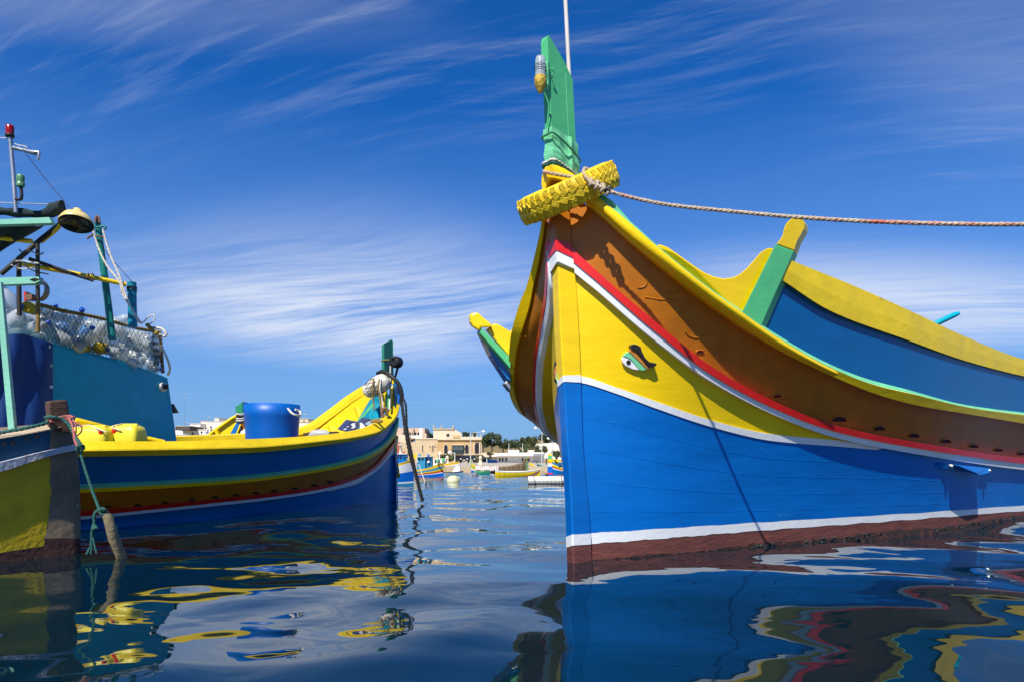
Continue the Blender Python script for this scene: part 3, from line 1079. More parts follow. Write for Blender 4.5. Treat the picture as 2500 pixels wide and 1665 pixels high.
# chock bolted under the strake
ch = MB()
fr = [(2280, 1140, 0.0), (2290, 1128, 0.0), (2305, 1128, 0.05), (2400, 1140, 0.05), (2410, 1143, 0.0), (2400, 1156, 0.0), (2372, 1147, 0.10), (2354, 1151, 0.11), (2314, 1134, 0.10), (2300, 1142, 0.03)]
for poly in ([(2280, 1141, 0), (2290, 1127, 0.02), (2312, 1130, 0.05), (2312, 1140, 0.05)], [(2313, 1130, 0.10), (2383, 1137, 0.10), (2380, 1145, 0.12), (2354, 1151, 0.12), (2345, 1145, 0.12)], [(2385, 1138, 0.04), (2405, 1139, 0.05), (2410, 1146, 0.03), (2400, 1155, 0.02), (2384, 1146, 0.04)]):
    outer = [HP(x, y, o) for x, y, o in poly]
    inner = [HP(x, y, -0.01) for x, y, o in poly]
    n = len(poly)
    ch.add(inner + outer, [tuple(range(n, 2 * n)), tuple(range(n - 1, -1, -1))] + [(i, (i + 1) % n, n + (i + 1) % n, n + i) for i in range(n)])
chock = ch.build('chock', BLU, main)
for x, y in ((2306, 1133), (2399, 1145)):
    MB().lathe(HP(x, y, 0.04), HP(x, y, 1) - HP(x, y, 0), [(0.016, 0), (0.016, 0.025), (0.01, 0.03)], 8).build('bolt', STEEL, chock)
# weed and mussels at the waterline
rr = random.Random(5)
mb = MB()
for x0, x1, n in ((1840, 1890, 46), (1960, 2040, 50), (2060, 2150, 50), (2280, 2500, 90)):
    for _ in range(n):
        x = rr.uniform(x0, x1)
        c = HP(x, YWP(x) - rr.uniform(-4, 7), 0.002)
        s = rr.uniform(0.006, 0.013)
        mb.lathe(c, (rr.uniform(-1, 1), -1, rr.uniform(-1, 1)), [(s * 0.6, -s), (s, 0), (s * 0.5, s)], 5)
mb.build('mussels', BLACK, main, kind='stuff')


# ------------------------------------------------------------------ tyre and mooring rope
def tyre():
    c = P(1386, 473, 4.0)
    right = (P(1500, 424, 3.98) - P(1270, 524, 3.98)).normalized()
    view = (c - Vector((0, 0, H))).normalized()
    ax = right.cross(view).normalized()
    if ax.z < 0:
        ax = -ax
    ax = (ax - view * 0.03).normalized()
    right = (right - ax * right.dot(ax)).normalized()
    fw = ax.cross(right)
    root = empty('tyre', c, 'old car tyre painted yellow hung round the bow as a fender', 'tyre')
    YT = mat('yellow painted rubber', (0.72, 0.50, 0.008), 0.6, var=0.2, bump=0.25, bscale=45, wear=(0.07, 0.055, 0.02), wear_amt=0.075, wear_scale=15)
    prof = [(0.185, -0.054), (0.205, -0.068), (0.25, -0.077), (0.278, -0.070), (0.294, -0.055), (0.300, -0.03), (0.302, 0), (0.300, 0.03), (0.294, 0.055), (0.278, 0.070), (0.25, 0.077), (0.205, 0.068), (0.185, 0.054), (0.195, 0.035), (0.27, 0.028), (0.27, -0.028), (0.195, -0.035)]
    rows = []
    for i in range(64):
        a = 2 * math.pi * i / 64
        d = right * math.cos(a) + fw * math.sin(a)
        rows.append([c + d * r + ax * h for r, h in prof])
    MB().grid(rows, closed_u=True, closed_v=True).build('carcass', YT, root)
    # tread blocks: shoulder lugs and three wavy ribs
    rr = random.Random(11)
    mb = MB()
    nb = 38
    for i in range(nb):
        a = 2 * math.pi * (i + 0.5) / nb
        for h, w, ln, sk in ((-0.054, 0.032, 0.62, 0.15), (-0.018, 0.034, 0.93, 0.55), (0.018, 0.034, 0.93, 0.55), (0.054, 0.032, 0.62, 0.15)):
            aa = a + (0.05 if h > 0 else 0.0) + rr.uniform(-0.018, 0.018)
            d = right * math.cos(aa) + fw * math.sin(aa)
            tn = -right * math.sin(aa) + fw * math.cos(aa)
            r0 = (0.301 if abs(h) < 0.05 else 0.294) + rr.uniform(-0.002, 0.001)
            dd = (d + ax * (0.22 if h > 0.05 else -0.22 if h < -0.05 else 0)).normalized()
            t2 = (tn + ax * sk * (1 if h > 0 else -1)).normalized()
            a2 = dd.cross(t2).normalized()
            L = 2 * math.pi * 0.303 / nb
            mb.box(c + d * r0 + ax * h, (0.011 + rr.uniform(0, 0.003), L * ln * rr.uniform(0.9, 1.0), w), (dd, t2, a2))
    mb.build('tread', YT, root, bevel=0.0025, kind='stuff')


tyre()

mb = MB()
rp = [P(1410, 452, 4.02), P(1385, 428, 4.05), P(1345, 415, 4.0), P(1328, 420, 3.90), P(1345, 424, 3.83), P(1400, 434, 3.80), P(1440, 446, 3.70), P(1478, 462, 3.64), P(1515, 476, 3.61), P(1628, 500, 3.55), P(1789, 517, 3.45), P(1949, 531, 3.35), P(2166, 543, 3.22), P(2500, 548, 3.02), P(2900, 530, 2.8), P(3300, 500, 2.6)]
mb.rope(rp, 0.0108, 13, step=0.02)
mr_ = single('mooring_rope', mb, ROPE_T, 'long tan and reddish mooring rope stretched from the large bow to the right', 'rope')
mb = MB()
for k in range(4):
    x = 1436 + k * 14
    y = 446 + k * 7
    c = P(x, y, 3.71 - k * 0.02)
    ring = [c + Vector((0.012 * math.sin(a) + 0.004 * a, 0.022 * math.cos(a), 0.024 * math.sin(a + 0.6))) for a in np.linspace(0, 2 * math.pi, 15)]
    mb.tube(ring, 0.009, 6)
mb.build('splice', ROPE_T, mr_)
mb = MB().lathe(P(1478, 462, 3.64), P(1515, 476, 3.62) - P(1478, 462, 3.64), [(0.017, 0), (0.019, 0.008), (0.019, 0.028), (0.016, 0.036)], 10)
mb.build('tape_binding', BLACK, mr_)
mb = MB().tube(resample([P(1440, 446, 3.70), P(1425, 425, 3.72), P(1430, 412, 3.82), P(1450, 430, 3.80), P(1462, 448, 3.72)], 0.02), 0.011, 6)
mb.build('rope_loop', ROPE_T, mr_)

# ------------------------------------------------------------------ second boat, moored on the left
YW2 = Curve1([(-300, 1306), (200, 1285), (611, 1256), (800, 1240), (970, 1222)])
FL2 = Curve1([(-300, 0.45), (200, 0.45), (611, 0.42), (850, 0.30), (930, 0.16), (970, 0.0)])
S2 = Vector(((970 - 1250) / F * 1000 / 97.0, 1000 / 97.0, 0))
boat2 = empty('fishing_boat', (S2.x, S2.y, 0), 'blue and yellow fishing boat on the left with a turquoise cabin and high bow', 'boat')
R2T = Curve1([(-300, 1082), (193, 1076), (400, 1076), (568, 1072), (760, 1063), (877, 1048), (933, 1024), (957, 996), (963, 950), (971, 934)])
R2M = Curve1([(-300, 1092), (193, 1085), (400, 1085), (596, 1083), (765, 1072), (905, 1054), (950, 1024), (966, 991), (971, 935)])
R2B = Curve1([(-300, 1112), (193, 1104), (400, 1103), (596, 1099), (765, 1085), (905, 1062), (953, 1032), (967, 1000), (972, 938)])
G2T = Curve1([(-300, 1195), (193, 1181), (400, 1172), (596, 1159), (765, 1138), (877, 1111), (933, 1081), (962, 1040), (970, 1010)])
G2B = Curve1([(-300, 1201), (193, 1186), (400, 1177), (596, 1165), (765, 1144), (877, 1118), (933, 1087), (962, 1047), (970, 1018)])
Y2B = Curve1([(-300, 1212), (193, 1196), (400, 1186), (596, 1173), (765, 1151), (877, 1126), (933, 1095), (961, 1061), (970, 1030)])
RD2T = Curve1([(-300, 1275), (193, 1247), (400, 1229), (540, 1215), (681, 1200), (821, 1175), (905, 1140), (950, 1090), (970, 1060)])
RD2B = Curve1([(-300, 1284), (193, 1255), (400, 1236), (540, 1222), (681, 1207), (821, 1183), (905, 1148), (953, 1098), (970, 1068)])
W2B = Curve1([(-300, 1294), (193, 1264), (400, 1244), (540, 1230), (681, 1214), (821, 1190), (905, 1156), (954, 1105), (970, 1076)])
P2T = Curve1([(801, 1196), (877, 1174), (933, 1128), (952, 1109), (970, 1101)])
P2B = Curve1([(801, 1199), (877, 1178), (933, 1132), (952, 1113), (970, 1105)])
U2 = Curve1([(-300, 1370), (200, 1335), (970, 1260)])


def D2(x, y):
    yw = YW2(x)
    t = max(0.0, (yw - y) / (yw - R2B(min(x, 905))))
    return 1000.0 / (yw - YH) - FL2(x) * t ** 1.2


def HP2(x, y, off=0.0):
    p = P(x, y, D2(x, y))
    if off:
        e = 3.0
        a = P(x + e, y, D2(x + e, y)) - P(x - e, y, D2(x - e, y))
        b = P(x, y + e, D2(x, y + e)) - P(x, y - e, D2(x, y - e))
        n = a.cross(b).normalized()
        if n.y > 0:
            n = -n
        p = p + n * off
    return p


def band2(top, bot, m, name, nt=4, off=0.0, x0=-300, x1=968, nx=90, parent=None, label=None):
    rows = []
    for j in range(nt + 1):
        t = j / nt
        rows.append([HP2(x, top(x) * (1 - t) + bot(x) * t, off) for x in [x0 + (x1 - x0) * (1 - (1 - i / nx) ** 1.5) for i in range(nx + 1)]])
    return MB().grid(rows).build(name, m, parent or boat2, label)


def strake2(top, bot, off, m, name, x0=-300, x1=968, nx=90, parent=None, in_off=-0.02):
    mb = MB()
    rows = []
    for t, of in ((0, in_off), (0, off), (0.5, off), (1, off), (1, in_off)):
        rows.append([HP2(x, top(x) * (1 - t) + bot(x) * t, of) for x in [x0 + (x1 - x0) * (1 - (1 - i / nx) ** 1.5) for i in range(nx + 1)]])
    for k in range(4):
        mb.grid(rows[k:k + 2])
    mb.add([r[-1] for r in rows], [tuple(range(5))])
    return mb.build(name, m, parent or boat2)


pw = lambda x: max(P2T(x), W2B(x) - 1) if x > 801 else W2B(x) - 1
pw2 = lambda x: max(P2B(x), W2B(x)) if x > 801 else W2B(x)
band2(R2B, G2T, BLU2, 'wash_strake', 6, label='deep blue upper strake in shade')
band2(Y2B, RD2T, BRN, 'brown_strake', 5)
band2(lambda x: RD2T(x), pw, YEL2, 'bow_panel', 4)
band2(pw, pw2, WHT, 'bow_stripe', 1, 0.002)
HULL2 = mat('second hull blue', (0.0, 0.165, 0.42), 0.34, var=0.18, bump=0.08, bscale=6, coat=0.15, scale=2.5, stretch=(0.8, 0.8, 3))
band2(pw2, U2, HULL2, 'hull_planking', 10)
band2(G2T, lambda x: Y2B(x), YEL, 'strake_bed', 2, -0.005)
strake2(G2B, Y2B, 0.035, YEL, 'lower_rail')
strake2(G2T, G2B, 0.040, GRN2, 'rail_bead')
k2 = strake2(RD2T, RD2B, 0.030, RED, 'rubbing_strake')
strake2(RD2B, W2B, 0.026, WHT, 'strake_face', parent=k2)
# capping rail: sloping sunny top and shaded face
mb = MB()
rows = []
for cur, of, dz in ((R2T, -0.16, 0.0), (R2T, -0.05, 0.0), (R2M, 0.055, 0.0), (R2M, 0.06, -0.01), (R2B, 0.05, 0.0), (R2B, -0.02, 0.0)):
    row = []
    for i in range(91):
        x = -300 + (971 + 300) * (1 - (1 - i / 90) ** 1.5)
        x = min(x, 970)
        p = HP2(x, cur(x), max(of, 0.0))
        if of < 0:
            p = p + Vector((-0.55, 0.8, 0)).normalized() * (-of)
        p.z += dz
        row.append(p)
    rows.append(row)
for k in range(5):
    mb.grid(rows[k:k + 2])
mb.build('gunwale_rail', YEL2, boat2, 'worn yellow capping rail')
for x, y in ((265, 1237), (335, 1233), (402, 1227), (468, 1220), (524, 1214), (575, 1209), (624, 1204), (668, 1199), (718, 1193), (766, 1185), (805, 1177)):
    ring = [HP2(x + 9 * math.cos(a), y - 4.5 * max(-0.1, math.sin(a)), 0.006) for a in np.linspace(0, 2 * math.pi, 15)[:-1]]
    MB().add(ring, [tuple(range(14))]).build('scupper', DARK, boat2)
# exhaust pipe
c = HP2(292, 1285, 0)
nrm = (HP2(292, 1270, 1) - HP2(292, 1270, 0)).normalized()
ex = P(292, 1284, D2(292, 1284) - 0.02)
MB().lathe(ex - Vector((0, 0.10, 0)), (0.55, -0.8, 0.0), [(0.030, -0.06), (0.034, 0.04), (0.036, 0.05), (0.026, 0.05), (0.024, 0.0)], 16).build('exhaust_pipe', TEAL, boat2)

# stem post of that boat
mb = MB()
SX = Curve1([(930, 967), (996, 963), (1050, 962), (1100, 965), (1238, 967), (1270, 968)])
for y0, y1, m in ((930, 1040, BLU2), (1040, 1102, YEL2), (1102, 1107, WHT), (1107, 1275, HULL2)):
    rows = []
    for k in range(7):
        y = y0 + (y1 - y0) * k / 6
        x = SX(y)
        rows.append([P(x - 7, y, 10.26), P(x + 1, y, 10.15), P(x + 5, y, 10.22), P(x + 5, y, 10.42)])
    mb.use(m).grid(rows, smooth=False, flip=True)
mb.build('stem', None, boat2)
# green stem head
hd = MB().prism([P(932, 845, 10.34), P(939, 840, 10.30), P(939, 935, 10.30), P(932, 935, 10.34)], Vector((0.16, 0.10, 0.0)))
A, B_ = P(932, 842, 10.36), P(938, 839, 10.28)
mb = MB()
mb.add([P(932, 935, 10.38), P(938, 935, 10.28), P(961, 935, 10.50), P(955, 935, 10.60), P(932, 843, 10.38), P(938, 839, 10.28), P(956, 829, 10.48), P(950, 831, 10.58), P(959.5, 833, 10.50), P(954, 834, 10.60)],
       [(0, 1, 5, 4), (1, 2, 8, 6, 5), (3, 0, 4, 7, 9), (2, 3, 9, 8), (4, 5, 6, 7), (7, 6, 8, 9)])
h2 = mb.build('stem_head', mat('dark green paint', (0.02, 0.23, 0.10), 0.4, var=0.12, bump=0.1), boat2)
MB().tube([P(931.5, 880, 10.39), P(938, 879, 10.265), P(961, 879, 10.49), P(955, 880, 10.62), P(931.5, 880, 10.39)], 0.012, 6).build('cord', ROPE_O, h2)
mb = MB()
mb.prism([P(954, 925, 10.24), P(961, 925, 10.22), P(961, 936, 10.22), P(954, 936, 10.24)], Vector((0.02, 0.1, 0)))
mb.build('rail_block', YEL, boat2)
MB().tube([P(953, 893, 10.2), P(953, 935, 10.2), P(951, 1000, 10.0)], 0.012, 6).build('halyard', ROPE_W, h2)

# interior: far bulwark, ribs, bow
FR = [(940, 925, 10.45), (915, 936, 10.62), (888, 950, 10.80), (849, 974, 11.0), (793, 1016, 11.2), (734, 1050, 11.2), (600, 1064, 10.9), (420, 1071, 10.2), (195, 1075, 8.9), (-100, 1080, 7.5)]
fr = [P(*q) for q in FR]
fr_d = [p + Vector((0.10, -0.10, -0.11)) for p in fr]
frs = resample(fr, 0.15)
inn = Vector((0.75, -0.65, 0)).normalized()
mb = MB()
a = [p - inn * 0.05 + Z * 0.05 for p in frs]
b = [p + inn * 0.10 + Z * 0.03 for p in frs]
c_ = [p + inn * 0.10 - Z * 0.06 for p in frs]
d_ = [p - inn * 0.05 - Z * 0.08 for p in frs]
for u, v in ((a, b), (b, c_), (c_, d_), (d_, a)):
    mb.grid([u, v])
mb.build('far_rail', YEL2, boat2)
w0 = [p + inn * 0.02 - Z * 0.05 for p in frs]
w1 = [Vector((p.x + 0.28, p.y - 0.28, 0.35)) for p in frs]
MB().grid([w0, w1]).build('far_bulwark', YEL, boat2)
for px_, py_, Yd in ((897, 966, 10.70), (860, 994, 10.92), (796, 1040, 11.12)):
    t_ = P(px_, py_, Yd)
    MB().prism([t_ + inn * 0.04, t_ + inn * 0.04 + Vector((0.10, 0.02, 0)), t_ + inn * 0.16 + Vector((0.17, 0.02, -0.34)), t_ + inn * 0.16 + Vector((0.05, 0, -0.34))], inn * 0.05 + Vector((0, -0.02, 0))).build('rib', YEL, boat2)
# bow bulkhead and beam
MB().prism([P(906, 975, 10.55), P(930, 955, 10.42), P(950, 1000, 10.25), P(945, 1035, 10.1), P(900, 1060, 10.1), P(868, 1040, 10.5)], Vector((-0.05, 0.1, 0))).build('bow_bulkhead', mat('inner turquoise paint', (0.0, 0.20, 0.28), 0.5), boat2)
for poly, m, nm in (([(908, 985), (913, 988), (878, 1028), (872, 1027)], GRN, 'bow_beam'), ([(941, 962), (950, 962), (950, 1012), (943, 1010)], GRN, 'stem_knee'), ([(925, 965), (937, 962), (945, 1005), (936, 1000)], YEL, 'stem_knee'), ([(900, 1015), (906, 1003), (912, 1022), (905, 1024)], TEAL, 'locker_board'), ([(908, 1012), (918, 1000), (926, 1015), (925, 1025), (912, 1025)], TEAL, 'locker_board'), ([(930, 1016), (940, 1004), (942, 1022), (932, 1026)], TEAL, 'locker_board')):
    MB().prism([P(x, y, 10.06) for x, y in poly], Vector((-0.02, 0.06, 0))).build(nm, m, boat2)
# deck
mb = MB()
nearr = [HP2(x, R2B(x)) for x in np.linspace(-250, 930, 40)]
rows = []
fl = [frs[int((1 - i / 39) * (len(frs) - 1) * 0.97)] for i in range(40)]
for t in (0.12, 0.4, 0.7, 0.93):
    row = []
    for p, q in zip(nearr, fl):
        r_ = p.lerp(q, t)
        r_.z = 0.45
        row.append(r_)
    rows.append(row)
MB().grid(rows).build('deck', mat('grey deck paint', (0.22, 0.25, 0.26), 0.7), boat2)
MB().tube(resample([P(937, 1025, 9.9), P(933, 1010, 9.9), P(936, 998, 9.9), P(943, 996, 9.9), P(946, 1003, 9.9), P(944, 1012, 9.9)], 0.03), 0.022, 7).build('rusty_ring', RUST, boat2)

# pulley block and black hanging ropes at the bow
pb = P(968, 885, 10.15)
mb = MB().lathe(pb - Vector((0.0, 0.05, 0)), (-0.35, -0.9, -0.05), [(0.035, -0.09), (0.085, -0.07), (0.09, 0.0), (0.085, 0.05), (0.05, 0.065)], 18)
blk = mb.build('pulley_block', BLACK, boat2)
MB().box(P(963, 873, 10.05), (0.10, 0.06, 0.03)).build('block_strap', BLACK, blk)
MB().tube([P(974, 885, 10.1), P(969, 905, 10.12), P(963, 925, 10.2)], 0.018, 6).build('block_strap', BLACK, blk)
mb = MB()
mb.tube(resample([P(922, 912, 10.2), P(935, 907, 10.1), P(955, 918, 10.0), P(970, 932, 9.98), P(978, 948, 9.98), P(981, 966, 9.98), P(979, 985, 10.0)], 0.04), 0.032, 8)
mb.build('bow_fender_hose', BLACK, boat2)
MB().prism([P(971, 940, 10.12), P(975, 941, 10.12), P(976, 985, 10.12), P(970, 986, 10.12)], Vector((0.02, 0.08, 0))).build('bow_plate', BLU, boat2)
hr = MB()
hr.rope([P(977, 972, 10.0), P(982, 1000, 9.95), P(988, 1045, 9.9), P(1000, 1110, 9.86), P(1014, 1160, 9.84), P(1030, 1222, 9.8)], 0.020, 7, step=0.05)
hr.rope([P(983, 970, 9.98), P(990, 985, 9.93), P(992, 1010, 9.9), P(994, 1045, 9.88), P(1006, 1110, 9.84), P(1020, 1170, 9.82), P(1033, 1222, 9.78)], 0.020, 7, step=0.05)
hr.rope([P(981, 975, 9.97), P(991, 1045, 9.86), P(1003, 1110, 9.82), P(1016, 1165, 9.80), P(1031, 1224, 9.76)], 0.018, 7, step=0.05)
single('hanging_rope', hr, ROPE_B, 'black rope hanging from the left boat bow into the water', 'rope')

# netted white float lashed at the bow
fl_c = P(920, 942, 10.05)
fdir = (P(945, 927, 10.0) - P(893, 958, 10.05)).normalized()
FLOATM = mat('netted foam float', (0.66, 0.62, 0.52), 0.9, var=0.2, bump=0.5, bscale=24, wear=(0.12, 0.10, 0.05), wear_amt=0.13, wear_scale=22)
root = empty('bow_float', fl_c, 'dirty white netted float lashed at the left boat bow', 'float')
MB().lathe(fl_c - fdir * 0.20, fdir, [(0.03, -0.02), (0.08, 0.0), (0.105, 0.04), (0.10, 0.09), (0.122, 0.13), (0.135, 0.2), (0.135, 0.28), (0.12, 0.35), (0.07, 0.40), (0.02, 0.41)], 22).build('float_body', FLOATM, root)
s_ = fdir.cross(Z).normalized()
u_ = s_.cross(fdir)
mb = MB()
for k in range(12):
    for sg in (-1, 1):
        pts = []
        for i in range(17):
            h = i / 16 * 0.40
            r = 0.138 * math.sin(math.pi * min(0.97, max(0.03, 0.06 + h / 0.46))) ** 0.45
            a = 2 * math.pi * k / 12 + sg * h * 3.5
            pts.append(fl_c + fdir * (h - 0.20) + (s_ * math.cos(a) + u_ * math.sin(a)) * r)
        mb.tube(pts, 0.0035, 4, caps=False)
mb.build('netting', mat('old net twine', (0.10, 0.085, 0.05), 0.9), root, kind='stuff')
for dx, dy, L in ((-6, 5, 40), (8, 4, 68), (12, 6, 75)):
    MB().tube(resample([P(918 + dx, 905 + 20, 9.9), P(915 + dx, 945 + dy, 9.88), P(918 + dx * 1.2, 965 + dy, 9.92), P(922 + dx * 1.4, 960 + L, 9.9)], 0.05), 0.012, 6).build('tie_cord', ROPE_O if dx < 10 else ROPE_W, root)

# two printed cartons in the bow
BOXM = mat('navy printed card', (0.028, 0.045, 0.13), 0.6, var=0.2, scale=14)


def carton(name, quad, Y, label, marks, side=None):
    e = empty(name, P(quad[0][0], quad[0][1], Y), label, 'carton', 'cartons in the bow of the left boat')
    pts = [P(x, y, Y) for x, y in quad]
    d = Vector((-0.10, 0.24, 0.03))
    MB().prism(pts, d).build('carton_body', BOXM, e, bevel=0.004)
    for poly, m in marks:
        MB().prism([P(x, y, Y - 0.006) for x, y in poly], Vector((0, 0.003, 0))).build('printed_mark', m, e)


WPR = mat('white print', (0.72, 0.74, 0.78), 0.6)
carton('printed_carton', [(830, 1050), (852, 1026), (873, 1029), (874, 1047), (850, 1054)], 9.6, 'navy carton with a white round print, left one in the left boat bow',
       [([(856, 1036), (862, 1032), (869, 1033), (865, 1036), (869, 1040), (863, 1045), (856, 1044), (862, 1041), (859, 1038)], WPR), ([(839, 1046), (846, 1045), (846, 1047), (839, 1049)], WPR), ([(846, 1041), (852, 1039), (852, 1040.5), (846, 1042.5)], WPR)])
carton('printed_carton', [(881, 1031), (893, 1020), (918, 1026), (921, 1036), (898, 1046), (881, 1044)], 9.7, 'carton with a silver oval print and white end, right one in the left boat bow',
       [([(878, 1030), (886, 1033), (892, 1041), (891, 1047), (879, 1047)], WPR), ([(893, 1031), (903, 1027), (915, 1029), (913, 1034), (901, 1038), (892, 1036)], mat('silver print', (0.35, 0.42, 0.52), 0.4))])
tp = MB().tube(resample([P(905, 1030, 9.5), P(915, 1027, 9.5), P(925, 1030, 9.5), P(932, 1027, 9.5), P(922, 1024, 9.6), P(908, 1026, 9.6)], 0.03), 0.02, 6)
single('coiled_line', tp, ROPE_O, 'small tan coil of line beside the cartons', 'rope')
bag = MB().lathe(P(778, 1060, 9.7), (1, -0.1, 0.05), [(0.02, -0.14), (0.06, -0.10), (0.075, 0.0), (0.06, 0.12), (0.02, 0.16)], 12)
single('plastic_bag', bag, mat('greyish plastic', (0.45, 0.45, 0.42), 0.5, var=0.3), 'crumpled pale bag behind the rail right of the blue tub', 'bag')
MB().prism([P(740, 1056, 10.2), P(820, 1052, 10.2), P(822, 1057, 10.2), P(740, 1062, 10.2)], Vector((0, 0.2, 0))).build('thwart', mat('dark plank', (0.05, 0.04, 0.03), 0.8), boat2)

# blue tub
tc_ = P(664.5, 1040, 8.9)
TUB = mat('blue plastic', (0.0, 0.10, 0.42), 0.42, var=0.12, scale=3, bump=0.05, bscale=6)
root = empty('tub', (tc_.x, tc_.y, 0.45), 'big blue plastic tub standing on the left boat deck', 'tub')
zt = H + (YH - 988) / F * 8.9
rad = 66.5 / F * 8.9
MB().lathe((tc_.x, tc_.y, 0.45), Z, [(rad * 0.86, 0), (rad * 0.90, 0.06), (rad * 0.93, zt - 0.45 - 0.35), (rad * 0.965, zt - 0.45 - 0.17), (rad * 0.975, zt - 0.45 - 0.16), (rad * 0.995, zt - 0.45), (rad * 0.96, zt - 0.45), (rad * 0.92, zt - 0.7), (rad * 0.85, 0.1)], 48, caps=False).build('tub_shell', TUB, root)
hp = [P(703, 997, 8.42), P(708, 1003, 8.36), P(714, 1009, 8.34), P(724, 1013, 8.36), P(734, 1012, 8.5), P(731, 1003, 8.6), P(721, 999, 8.55)]
MB().tube(resample(hp, 0.03), 0.013, 7).build('rope_handle', ROPE_W, root)

# turquoise cabin
cab = []
CN = Vector((-0.88, 0.47, 0))
cx = Curve1([(-60, 5.95), (0, 6.1), (125, 6.5), (432, 8.1)])
pc = [(125, 838), (300, 880), (392, 914), (410, 922), (432, 1072), (432, 1090), (-40, 1090), (-40, 820)]
poly = [P(x, y, cx(x)) for x, y in pc]
cabin = MB().prism(poly, CN * 1.25).build('cabin', TEAL, boat2, 'turquoise painted cabin side', bevel=0.012)
tarp = []
rows = []
for j in range(9):
    row = []
    for i in range(13):
        x = -40 + 169 * i / 12
        ytop = 815 + (0 if x > 30 else 4) + max(0, (x - 60)) * 0.34
        y = ytop + (1062 - ytop) * j / 8
        row.append(P(x, y, cx(x) - 0.05 - 0.02 * math.sin(i * 1.3 + j * 0.4) - 0.012 * math.sin(j * 1.1)))
    rows.append(row)
TARP = mat('navy tarpaulin', (0.002, 0.030, 0.15), 0.5, var=0.25, scale=3, bump=0.1, bscale=5)
tp_ = MB().grid(rows).build('tarpaulin_side', TARP, cabin, 'navy tarpaulin laced over the cabin side')
for x, y in ((119, 847), (124, 892), (125, 944)):
    MB().lathe(P(x, y, cx(x) - 0.06), (0.4, -0.9, 0), [(0.016, 0.0), (0.018, 0.006), (0.009, 0.008), (0.006, 0.003)], 12).build('eyelet', STEEL, cabin)
wl_ = MB().lathe(P(396, 945, cx(396) - 0.01), (0.86, -0.5, 0.0), [(0.052, 0.0), (0.052, 0.02), (0.040, 0.04), (0.012, 0.048)], 20).build('wall_lamp', mat('cream plastic', (0.62, 0.58, 0.48), 0.4), cabin)
MB().prism([P(398, 938, cx(396) - 0.075), P(407, 938, cx(396) - 0.06), P(407, 949, cx(396) - 0.06), P(398, 949, cx(396) - 0.075)], Vector((0.01, 0.02, 0))).build('lamp_lens', DARK, wl_)
MB().prism([P(424, 985, 8.10), P(437, 1007, 8.2), P(428, 1008, 8.12)], Vector((-0.5, 0.4, 0))).build('vent_cowl', BLACK, cabin)
yp = MB().tube(resample([P(185, 1026, 6.3), P(240, 1040, 6.45), P(275, 1049, 6.6), P(320, 1062, 6.75), P(400, 1080, 6.95)], 0.1), 0.030, 10)
yp.build('hand_rail', YEL, boat2)

# jerrycans behind the rail
JER = mat('yellow plastic', (0.80, 0.66, 0.03), 0.4, var=0.06, bump=0.04, bscale=8)


def jerrycan(x0, x1, y0, y1, Y, label, cap_x, cr=0.03):
    c = P((x0 + x1) / 2, (y0 + y1) / 2, Y)
    e = empty('jerrycan', (c.x, c.y, 0.45), label, 'jerrycan', 'yellow jerrycans on the left boat')
    w, hh = (x1 - x0) / F * Y, (y1 - y0) / F * Y
    rows = []
    prof = [(0.86, 0.0), (1.0, 0.1), (1.0, 0.62), (0.97, 0.78), (0.86, 0.93), (0.55, 1.0)]
    zb = c.z - hh / 2 - 0.12
    H2 = hh + 0.12
    for k, h in prof:
        row = []
        for i in range(24):
            a = 2 * math.pi * i / 24
            ca, sa = math.cos(a), math.sin(a)
            q = 0.35
            row.append(Vector((c.x + abs(ca) ** q * math.copysign(1, ca) * w / 2 * k, c.y + abs(sa) ** q * math.copysign(1, sa) * 0.12 * k, zb + H2 * h)))
        rows.append(row)
    mb = MB().grid(rows, closed_v=True, flip=True)
    mb.add(rows[-1], [tuple(range(23, -1, -1))])
    mb.build('can_body', JER, e)
    MB().box((c.x + w * 0.1, c.y, c.z + hh / 2 - 0.005), (w * 0.5, 0.035, 0.03)).build('can_handle', JER, e, bevel=0.01)
    MB().lathe(P(cap_x, y0 + 12, Y - 0.10), (0, -0.3, 0.8), [(cr, -0.03), (cr * 1.05, 0.0), (cr * 0.8, 0.012)], 14).build('can_cap', RED, e)
    MB().tube(resample([P(x0 + 12, y0 + 1, Y - 0.1), P((x0 + x1) / 2 - 10, y0 - 3, Y - 0.06), P(cap_x - 8, y0 + 6, Y - 0.12), P(cap_x + 14, y0 + 14, Y - 0.13)], 0.03), 0.006, 6).build('tie_cord', ROPE_W, e)


jerrycan(178, 274, 1040, 1084, 6.28, 'yellow jerrycan with red cap, left one half hidden by the old bow', 246, 0.022)
jerrycan(274, 348, 1036, 1084, 6.42, 'yellow jerrycan with red cap, right one behind the yellow rail', 281)

# ------------------------------------------------------------------ gear above the cabin of the left boat
mast = MB().tube([P(24, 330, 6.0), P(32, 420, 6.0), P(39, 520, 6.0)], 0.018, 12).build('mast', STEEL, boat2, 'slim grey metal mast')
MB().lathe(P(24, 336, 6.0), Z, [(0.030, 0), (0.036, 0.008), (0.036, 0.022), (0.030, 0.026)], 14).build('lamp_base', BLACK, mast)
MB().lathe(P(24, 330, 6.0), Z, [(0.031, 0.0), (0.033, 0.02), (0.033, 0.075), (0.028, 0.082)], 14).build('red_light', mat('red lens', (0.30, 0.004, 0.006), 0.2, var=0.3, scale=30), mast)
MB().tube([P(33, 362, 5.97), P(60, 368, 5.95), P(80, 373, 5.94), P(93, 375, 5.94)], [0.018, 0.013, 0.02, 0.02], 8).build('mast_arm', STEEL, mast)
MB().tube([P(84, 372, 5.92), P(95, 372, 5.92), P(95, 384, 5.92), P(92, 391, 5.92)], 0.012, 8).build('arm_clamp', STEEL, mast)
